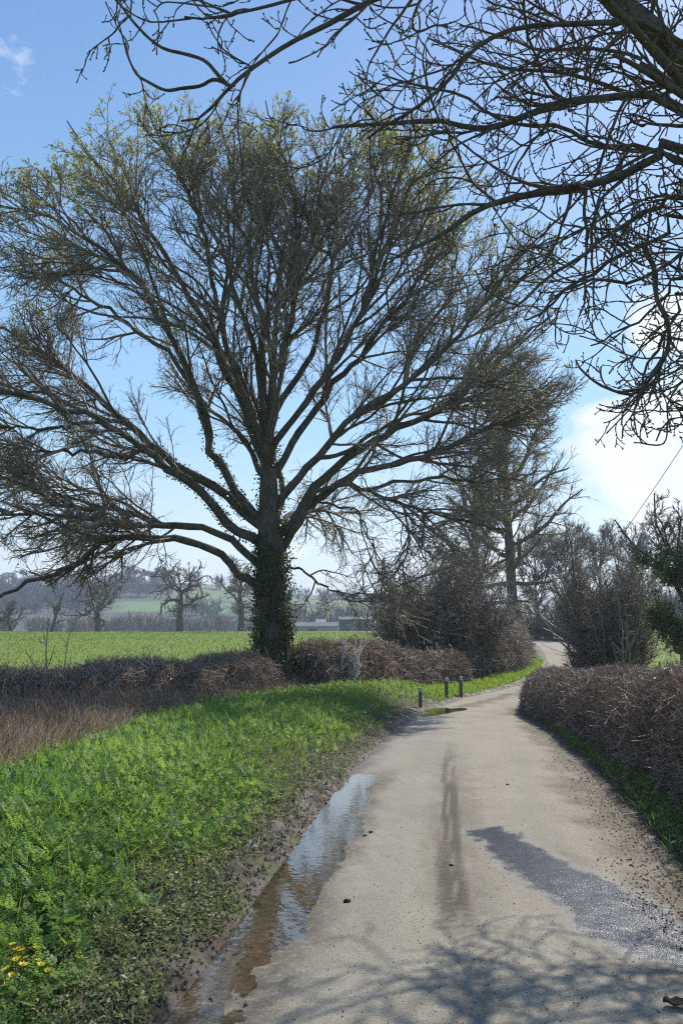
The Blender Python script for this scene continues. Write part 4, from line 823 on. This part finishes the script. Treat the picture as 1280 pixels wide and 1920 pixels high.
tag(g.build('grass', M_grass), 'lush green grass on the lane verges', 'grass', kind='stuff')
# cow parsley fronds
def fronds(x, y, size, r, el=(0, 50), a=None):
    N = len(x); nl = 13; T0 = []; sz = []
    for j in range(6):
        for sd in (-1, 1): T0.append((.22 + .13 * j, sd, .36 * (1 - .75 * (j / 6)))); 
    T0.append((.86, 0, .22)); az = r.uniform(0, 2 * math.pi, N); e = np.radians(r.uniform(el[0], el[1], N))
    D = np.stack([np.cos(az) * np.cos(e), np.sin(az) * np.cos(e), np.sin(e)], -1); U = np.stack([-np.sin(az), np.cos(az), 0 * az], -1); W = np.cross(U, D)
    z = H(x, y); st = size * r.uniform(.1, .9, N); B = np.stack([x, y, z], -1) + np.stack([0 * x, 0 * x, st], -1); V = []; Tt = []
    for i, (t0, sd, l) in enumerate(T0):
        droop = -.25 * t0 ** 2
        o = B + (D * t0 + W * droop) * size[:, None]; dr = nrm(D * (1 if sd == 0 else .55) + U * sd * .85 + W * -.12 + r.normal(0, .12, (N, 3))); wd = .17
        l_ = (l * size)[:, None]; pp = np.cross(dr, W)
        V.append(np.stack([o, o + dr * l_ * .5 + pp * l_ * wd * 1.6, o + dr * l_, o + dr * l_ * .5 - pp * l_ * wd * 1.6], 1))
    V = np.stack(V, 1); n_ = N * len(T0); i = np.arange(n_)[:, None] * 4
    return V.reshape(-1, 3), np.concatenate([i + [0, 1, 2], i + [0, 2, 3]]), np.repeat(r.random(N) if a is None else a, len(T0) * 4)
x, y, s = scatter(52000, 2.4, 28, 1.6, .35, lambda y: verge_w(y) + .1 + 2.5 * (vr.random(len(y)) < .07), -1, vr); pn = fbm(x * .9, y * .9, 82)
k = vr.random(len(x)) < np.clip(sstep(.35, 1.0, s + (pn - .5) * .9), 0, 1) * (.5 + .5 * sstep(.36, .5, pn)); x, y, s, pn = x[k], y[k], s[k], pn[k]
v, t_, a_ = fronds(x, y, vr.uniform(.04, .105, len(x)) * (1 + .018 * y), vr, a=np.clip(pn * 1.5 - .3 + vr.normal(0, .15, len(x)), 0, 1)); g = Geo(); g.add(v, t=t_, a=a_)
tag(g.build('cow_parsley', M_frond), 'feathery cow parsley leaves covering the left verge', 'weeds', kind='stuff')
# low weeds near the muddy edge
x, y, s = scatter(95000, 2.4, 20, 1.5, .08, 1.8, -1, vr); pn = fbm(x * 1.5, y * 1.5, 84); k = vr.random(len(x)) < sstep(.05, .42, s + (pn - .5) * .8) * sstep(2.0, 1.0, s + (pn - .5)); x, y = x[k], y[k]
p = np.stack([x, y, H(x, y) + vr.uniform(.0, .06, len(x))], -1); d = vr.normal(size=p.shape) * [1, 1, .5] + [0, 0, .25]
v, tt = leaf_quads(p, d, vr.uniform(.012, .038, len(p)), vr, .6); g = Geo(); g.add(v, t=tt, a=np.repeat(vr.random(len(p)), 4))
x, y, s = scatter(16000, 3.0, 27, 1.3, .25, 1.0, 1, vr); p = np.stack([x, y, H(x, y) + vr.uniform(.0, .12, len(x))], -1); v, tt = leaf_quads(p, vr.normal(size=p.shape) + [0, 0, .2], vr.uniform(.02, .05, len(p)) * (1 + .03 * y), vr, .65); g.add(v, t=tt, a=np.repeat(vr.random(len(p)) * .6, 4))
tag(g.build('weeds', M_weed), 'low mixed weeds and withered leaves at the muddy verge edges', 'weeds', kind='stuff')
# field grass tufts
N = 60000; u_ = vr.random(N); d = 20 * (150 / 20) ** (u_ ** 1.0); px = vr.uniform(-60, 760, N); x = (px - 640) / F * d; y = d; k = (Lx(y) - x > verge_w(y) + 4.5) & ((x < -3) | (y > 42)) & (y > np.interp(x, [-16, -11, -7.5, -5.2, -2.7], [18, 19, 20.6, 23, 26.5])); x, y = x[k], y[k]
v, q, t_, a_ = blades(x, y, vr.uniform(.05, .11, len(x)), .003 + .00042 * y, vr, .6); g = Geo(); g.add(v, q, t_, a_)
N = 14000; d = 28 * (110 / 28) ** vr.random(N); px = vr.uniform(1090, 1330, N); x = (px - 640) / F * d; k = x - Rx(d) > 1.2; v, q, t_, a_ = blades(x[k], d[k], vr.uniform(.05, .11, k.sum()), .003 + .00042 * d[k], vr, .6); g.add(v, q, t_, a_)
M_fieldgrass = foliage('field_grass', (.135, .205, .018), (.185, .25, .026), .4, .6, 1.2)
tag(g.build('field_grass', M_fieldgrass), 'short bright green crop grass of the fields', 'grass', kind='stuff')
# gravel, mud crumbs, leaf litter
def crumbs(x, y, size, zf, r):
    N = len(x); p = np.stack([x, y, zf(x, y)], -1); o = np.array([[1, 0, 0], [-.5, .87, 0], [-.5, -.87, 0], [0, 0, .8], [0, 0, -.4]]); j = r.uniform(.6, 1.3, (N, 5, 1)); v = p[:, None] + o[None] * j * size[:, None, None]
    i = np.arange(N)[:, None] * 5; return v.reshape(-1, 3), np.concatenate([i + f for f in ([0, 1, 3], [1, 2, 3], [2, 0, 3], [1, 0, 4], [2, 1, 4], [0, 2, 4])])
x, y, s = scatter(24000, 2.4, 17, 1.6, -.30, .6, -1, vr); k = vr.random(len(x)) < sstep(-.02, .14, s) * .8 + .02; x, y, s = x[k], y[k], s[k]
zf = lambda x, y: np.maximum(H(x, y), np.where(Lx(y) - x < .1, road_z(x, y), -9)) + .002
v, tt = crumbs(x, y, (.003 + .016 * vr.random(len(x)) ** 2.5), zf, vr); g = Geo(); g.add(v, t=tt, a=np.repeat(vr.random(len(x)), 5))
x, y, s = scatter(1800, 2.8, 14, 1.5, -2.4, -.5, -1, vr); v, tt = crumbs(x, y, vr.uniform(.002, .006, len(x)), lambda x, y: road_z(x, y) + .001, vr); g.add(v, t=tt, a=np.repeat(vr.random(len(x)) * .5, 5))
tag(g.build('gravel', M_pebble, smooth=False), 'loose grit and mud crumbs along the left road edge', 'gravel', kind='stuff')
x, y, s = scatter(22000, 3.0, 26, 1.4, -.45, .75, 1, vr); k = vr.random(len(x)) < sstep(-.45, .15, s + .6 * (fbm(x * 2, y * 2, 86) - .5)) * (s < .8); x, y = x[k], y[k]
zr = lambda x, y: np.maximum(H(x, y), np.where(x - Rx(y) < .3, road_z(x, y), -9)) + .004
p = np.stack([x, y, zr(x, y)], -1); v, tt = leaf_quads(p, vr.normal(size=p.shape) * [1, 1, .15], vr.uniform(.006, .028, len(p)), vr, .5, .1); g = Geo(); g.add(v, t=tt, a=np.repeat(vr.random(len(p)), 4))
tag(g.build('leaf_litter', M_litter), 'brown leaf litter along the foot of the right hedge', 'leaf litter', kind='stuff')
# fallen twigs along the right edge
for i, (px, py, L, lab) in enumerate([(1165, 1530, .28, 'pale fallen twig on the right verge beside the bright grass tuft'), (1255, 1585, .3, 'pale bent stick lying on the grass at the right edge of the lane'), (1215, 1478, .35, 'pale bare twig poking out of the shaded hedge foot')]):
    p0 = gpx(px, py); p0[2] = float(zr(p0[0], p0[1])) + .01; a = vr.uniform(-.6, .6); n_ = 8; tt_ = np.linspace(0, L, n_); P_ = np.stack([p0[0] + np.cos(a) * tt_, p0[1] + np.sin(a) * tt_, 0 * tt_], -1); P_ += vr.normal(0, .006, P_.shape); P_[:, 2] = zr(P_[:, 0], P_[:, 1]) + .012
    g = Geo(); v, q = tubes(P_ , np.linspace(.006, .003, n_), 5); g.add(v, q, a=.6); tag(g.build('fallen_twig', M_pale, origin=p0), lab, 'twig', 'fallen twigs on the right verge')
# clods and leaf on the road
def clod(px, py, size, lab, seed, flatn=.85):
    r = np.random.default_rng(seed); c = gpx(px, py); c[2] = float(road_z(c[0], c[1])); n1, n2 = 7, 10; th = np.linspace(0, math.pi, n1); ph = np.linspace(0, 2 * math.pi, n2, endpoint=False)
    A_, B_ = np.meshgrid(th, ph, indexing='ij'); rr_ = size * (1 + .6 * (r.random(A_.shape) - .5)); v = np.stack([np.sin(A_) * np.cos(B_) * rr_ * 1.4, np.sin(A_) * np.sin(B_) * rr_, np.cos(A_) * rr_ * flatn], -1).reshape(-1, 3) + c + [0, 0, size * .25]
    q = [[a * n2 + b, a * n2 + (b + 1) % n2, (a + 1) * n2 + (b + 1) % n2, (a + 1) * n2 + b] for a in range(n1 - 1) for b in range(n2)]
    g = Geo(); g.add(v, q); return tag(g.build('mud_clod', M_clod, origin=c), lab, 'mud clod', 'mud clods on the lane')
clod(684, 1566, .013, 'small dark mud clod left of the middle of the lane near the puddle', 1); clod(696, 1562, .016, 'larger of two dark clods beside the long blue puddle', 2); clod(651, 1694, .017, 'single dark mud clod on pale tarmac below the long puddle', 3); clod(951, 1476, .013, 'tiny dark lump in the right half of the lane', 4); clod(846, 1630, .012, 'dark lump lying on the central mud track', 5)
lp = gpx(1268, 1892); lp[2] = float(road_z(lp[0], lp[1])) + .012; uu, ww = np.meshgrid(np.linspace(-1, 1, 9), np.linspace(-1, 1, 7)); wl = np.sqrt(np.clip(1 - uu ** 2, 0, 1)) * .035 * (1 + .2 * np.sin(9 * uu)); v = np.stack([uu * .06, ww * wl, .014 * ww ** 2 + .012 * uu ** 2 + .004 * np.sin(7 * uu)], -1).reshape(-1, 3); ii = (np.arange(6)[:, None] * 9 + np.arange(8)[None, :]).ravel(); q = np.stack([ii, ii + 1, ii + 10, ii + 9], -1)
g = Geo(); g.add(np.vstack([v, v + [0, 0, .002]]) + lp, np.vstack([q[:, ::-1], q + 63]), a=.15); tag(g.build('dead_leaf', M_litter, origin=lp), 'curled dark brown dead leaf on the road at the bottom right', 'leaf')

# ------------------------------------------------------------------ posts, cable
for px, pyt, pyb, lab in ((788, 1286, 1325, 'nearest of the three white topped wooden posts at the roadside'), (837, 1268, 1309, 'middle one of three white topped wooden posts on the grass'), (864, 1266, 1306, 'farthest right of the three white topped wooden posts by the bend')):
    b = gpxH(px, pyb); x, y = b[0], b[1]; z0 = float(H(x, y)) - .15; zt = CAMZ + (HOR - pyt) / F * y; rd = 3.2 / F * y
    o = thing('marker_post', (x, y, z0), lab, 'post', 'white topped posts at the roadside'); n_ = 8
    zz = np.linspace(z0, zt - .12, n_); g = Geo(); v, q = rough_tube(np.stack([x + 0 * zz, y + 0 * zz, zz], -1), np.full(n_, rd), 12, vr, .04); g.add(v, q); g.build('shaft', M_post, o)
    zz = np.array([zt - .12, zt - .03, zt, zt + .001]); g = Geo(); v, q = tubes(np.stack([x + 0 * zz, y + 0 * zz, zz], -1), np.array([rd * 1.05, rd * 1.05, rd * .85, .002]), 12); g.add(v, q); g.build('cap', M_posttop, o)
c0, c1 = at(1345, 735, 26), at(1120, 1065, 70); n_ = 40; tt_ = np.linspace(0, 1, n_); P_ = c0 + (c1 - c0) * tt_[:, None]; P_[:, 2] -= .5 * 4 * tt_ * (1 - tt_) * .3
g = Geo(); v, q = tubes(P_, .012 + .012 * tt_, 5); g.add(v, q); tag(g.build('overhead_cable', M_cable, origin=c0), 'thin dark overhead cable slanting down across the white cloud at right', 'cable')

# ------------------------------------------------------------------ flowers and dock
def flower():
    o = thing('celandine_flower', (0, 0, 0), 'small yellow star shaped flower in the weeds at the bottom left corner', 'flower', 'yellow flowers at the bottom left of the verge')
    P_ = spath(np.array([[0, 0, -.10], [.005, 0, .03], [0, .004, .085]]), 6); g = Geo(); v, q = tubes(P_, np.full(6, .0016), 5); g.add(v, q, a=.5); g.build('stem', M_stem, o)
    g = Geo(); 
    for k in range(8):
        a = k * math.pi / 4; d = np.array([math.cos(a), math.sin(a), .35]); u_ = np.array([-math.sin(a), math.cos(a), 0]); b = np.array([0, .004, .085])
        g.add([b + d * .003, b + d * .011 + u_ * .0052, b + d * .020, b + d * .011 - u_ * .0052, b + d * .011 + [0, 0, -.0015]], t=[[0, 1, 4], [1, 2, 4], [2, 3, 4], [3, 0, 4]], a=k / 8)
    g.build('petals', M_yellow, o); P_ = np.array([[0, .004, .083], [0, .004, .0885], [0, .004, .091]]); g = Geo(); v, q = tubes(P_, np.array([.004, .0042, .001]), 8); g.add(v, q); g.build('flower_centre', M_yellowc, o); return o
fl = flower(); spots = [(24, 1826), (66, 1830), (10, 1874), (30, 1848), (40, 1856), (62, 1855), (26, 1874), (34, 1874), (48, 1842), (94, 1873), (12, 1884), (56, 1846), (38, 1836), (70, 1862)]
for i, (px, py) in enumerate(spots):
    o = fl if i == 0 else copy_tree(fl, (0, 0, 0)); p = gpxH(px, py + 26); top = p[2] + .165
    o.location = (p[0], p[1], top - .085); o.rotation_euler = (vr.uniform(-.35, .1), vr.uniform(-.3, .3), vr.uniform(0, 6)); sc = vr.uniform(.85, 1.25); o.scale = (sc, sc, sc)
def bluebell():
    o = thing('bluebell', (0, 0, 0), 'small blue violet bluebell among the grass of the left verge', 'flower', 'bluebells on the left verge')
    P_ = spath(np.array([[0, 0, -.1], [0, 0, .12], [.03, 0, .24], [.07, 0, .25]]), 12); g = Geo(); v, q = tubes(P_, np.full(12, .002), 5); g.add(v, q, a=.5); g.build('stem', M_stem, o); g = Geo()
    for k in (6, 7, 8, 9, 10, 11):
        p = P_[k]; z = np.array([0, -.006, -.02, -.026]); off = .012 * (1 if k % 2 else -1); v, q = tubes(np.stack([p[0] + off + 0 * z, p[1] + off * .7 + 0 * z, p[2] + z], -1), np.array([.002, .005, .005, .007]), 6); g.add(v, q, a=(k % 3) / 3)
    g.build('petals', M_blue, o); return o
bb = bluebell()
for i, (px, py) in enumerate([(36, 1462), (60, 1468), (24, 1475), (84, 1500), (216, 1505), (168, 1550), (155, 1568), (388, 1430), (415, 1462)]):
    o = bb if i == 0 else copy_tree(bb, (0, 0, 0)); p = gpxH(px, py + 12); z = p[2]; o.location = (p[0], p[1], z + .02); o.rotation_euler = (0, 0, vr.uniform(0, 6)); sc = vr.uniform(.42, .62); o.scale = (sc,) * 3
dp = gpxH(118, 1765); dp[2] += .03
dock = thing('dock_plant', dp, 'broad leaved green dock plant low on the left verge', 'plant')
for k in range(13):
    a = k * 2.4 + vr.uniform(-.3, .3); e = R(vr.uniform(25, 70)); L = vr.uniform(.06, .12); n1, n2 = 9, 5; uu, ww = np.meshgrid(np.linspace(0, 1, n1), np.linspace(-1, 1, n2), indexing='ij'); wd = np.sin(np.clip(uu * 1.05, 0, 1) ** .8 * math.pi) * .026 * (1 + .08 * np.sin(uu * 20))
    d = np.array([math.cos(a) * math.cos(e), math.sin(a) * math.cos(e), math.sin(e)]); u_ = np.array([-math.sin(a), math.cos(a), 0]); w_ = np.cross(d, u_); w_ = w_ if w_[2] > 0 else -w_
    v = dp + d * (uu[..., None] * L + .03) + u_ * (ww * wd)[..., None] + w_ * (.02 * ww ** 2 - .045 * uu ** 2 + .004 * np.sin(uu * 24))[..., None]; ii = (np.arange(n1 - 1)[:, None] * n2 + np.arange(n2 - 1)[None, :]).ravel(); q = np.stack([ii, ii + 1, ii + n2 + 1, ii + n2], -1)
    g = Geo(); g.add(v.reshape(-1, 3), q, a=vr.random()); g.build('leaf', M_dock, dock)

# ------------------------------------------------------------------ sky, sun, haze
SAZ, SEL = 33.0, 44.0
w = bpy.data.worlds.new('World'); scene.world = w; w.use_nodes = True; nt = w.node_tree; nt.nodes.clear()
sky = nd(nt, 'ShaderNodeTexSky', sky_type='NISHITA', sun_disc=False, sun_elevation=R(SEL), sun_rotation=R(SAZ), altitude=50, air_density=1.15, dust_density=.6, ozone_density=2.2)
tc = nd(nt, 'ShaderNodeTexCoord'); dirv = tc.outputs['Generated']
mp = nd(nt, 'ShaderNodeMapping'); mp.inputs['Scale'].default_value = (1, 1, 1.8); lk(nt, dirv, mp.inputs[0])
n1 = noise(nt, 5.5, 9, .58, mp.outputs[0])
tot = None
for px, py, rad, wt in [(1185, 900, 4.6, .95), (1275, 600, 3.2, .8), (1010, 1030, 4.0, .7), (560, 1100, 7., .62), (760, 1060, 4.0, .7), (-20, 90, 2.4, .40), (1480, 760, 8, .9), (150, 1110, 6, .5), (-500, 700, 12, .6), (2200, 700, 20, .8)]:
    dv = nrm(ray(px, py)); dp_ = nd(nt, 'ShaderNodeVectorMath', operation='DOT_PRODUCT'); lk(nt, dirv, dp_.inputs[0]); dp_.inputs[1].default_value = tuple(dv)
    f = rng_(nt, dp_.outputs['Value'], math.cos(R(rad * 1.5)), math.cos(R(rad * .25)), 0, wt); tot = f if tot is None else math_(nt, 'MAXIMUM', tot, f)
cm = rng_(nt, math_(nt, 'ADD', tot, math_(nt, 'MULTIPLY', math_(nt, 'SUBTRACT', n1, .52), 2.3)), .40, .68)
sep = nd(nt, 'ShaderNodeSeparateXYZ'); lk(nt, dirv, sep.inputs[0])
veil = rng_(nt, sep.outputs[2], .22, .0, 0, .6)
cm = math_(nt, 'MAXIMUM', cm, veil)
cc = mix(nt, rng_(nt, noise(nt, 9, 6, .6, mp.outputs[0]), .3, .7), (4.2, 4.6, 5.0), (5.6, 5.75, 5.9))
cr = nd(nt, 'ShaderNodeValToRGB'); lk(nt, rng_(nt, sep.outputs[2], 0, .7), cr.inputs[0]); e = cr.color_ramp.elements
for k_, (p_, c_) in enumerate([(0, (2.55, 3.3, 4.0)), (.12, (2.05, 3.15, 4.2)), (.36, (1.4, 2.75, 4.2)), (.85, (.62, 1.55, 3.3)), (1, (.5, 1.3, 2.9))]):
    q_ = e[k_] if k_ < 2 else e.new(p_); q_.position = p_; q_.color = (c_[0] / 5, c_[1] / 5, c_[2] / 5, 1)
e = sorted(e, key=lambda z: z.position)
vm = nd(nt, 'ShaderNodeVectorMath', operation='SCALE'); lk(nt, cr.outputs[0], vm.inputs[0]); vm.inputs['Scale'].default_value = 5.0
skyc = mix(nt, .72, sky.outputs[0], vm.outputs[0])
bg = nd(nt, 'ShaderNodeBackground', i_Strength=.15); lk(nt, mix(nt, cm, skyc, cc), bg.inputs[0])
wo = nd(nt, 'ShaderNodeOutputWorld'); lk(nt, bg.outputs[0], wo.inputs[0])
sd = bpy.data.lights.new('sun', 'SUN'); sd.energy = 4.0; sd.angle = R(.53); sd.color = (1, .95, .87); so = bpy.data.objects.new('sun', sd); COL.objects.link(so)
so.rotation_euler = (R(90 - SEL), 0, R(180 - SAZ) ); so.location = (20, 20, 40)
# sun shines along its local -Z; turn so that -Z points away from azimuth SAZ (clockwise from +Y)
import mathutils
sv = mathutils.Vector((math.sin(R(SAZ)) * math.cos(R(SEL)), math.cos(R(SAZ)) * math.cos(R(SEL)), math.sin(R(SEL)))); so.rotation_euler = sv.to_track_quat('Z', 'Y').to_euler()
m, nt, out = mat('haze_air'); pv = nd(nt, 'ShaderNodeVolumePrincipled'); pv.inputs['Color'].default_value = (.75, .85, 1, 1); pv.inputs['Density'].default_value = .00048; pv.inputs['Anisotropy'].default_value = .2; lk(nt, pv.outputs[0], out.inputs['Volume'])
g = Geo(); g.box((0, 960, 28), (3300, 2180, 68)); hz_o = g.build('haze', m, smooth=False); tag(hz_o, kind='stuff')

scene.view_settings.view_transform = 'Standard'; scene.view_settings.look = 'None'; scene.view_settings.exposure = .5; scene.view_settings.gamma = 1
scene.render.engine = 'CYCLES'; cy = scene.cycles
cy.max_bounces = 8; cy.diffuse_bounces = 3; cy.glossy_bounces = 3; cy.transmission_bounces = 4; cy.transparent_max_bounces = 12; cy.volume_bounces = 0; cy.caustics_reflective = False; cy.caustics_refractive = False
cy.use_denoising = False; cy.filter_width = 1.2
print('verts', sum(len(o.data.vertices) for o in bpy.data.objects if o.type == 'MESH'))
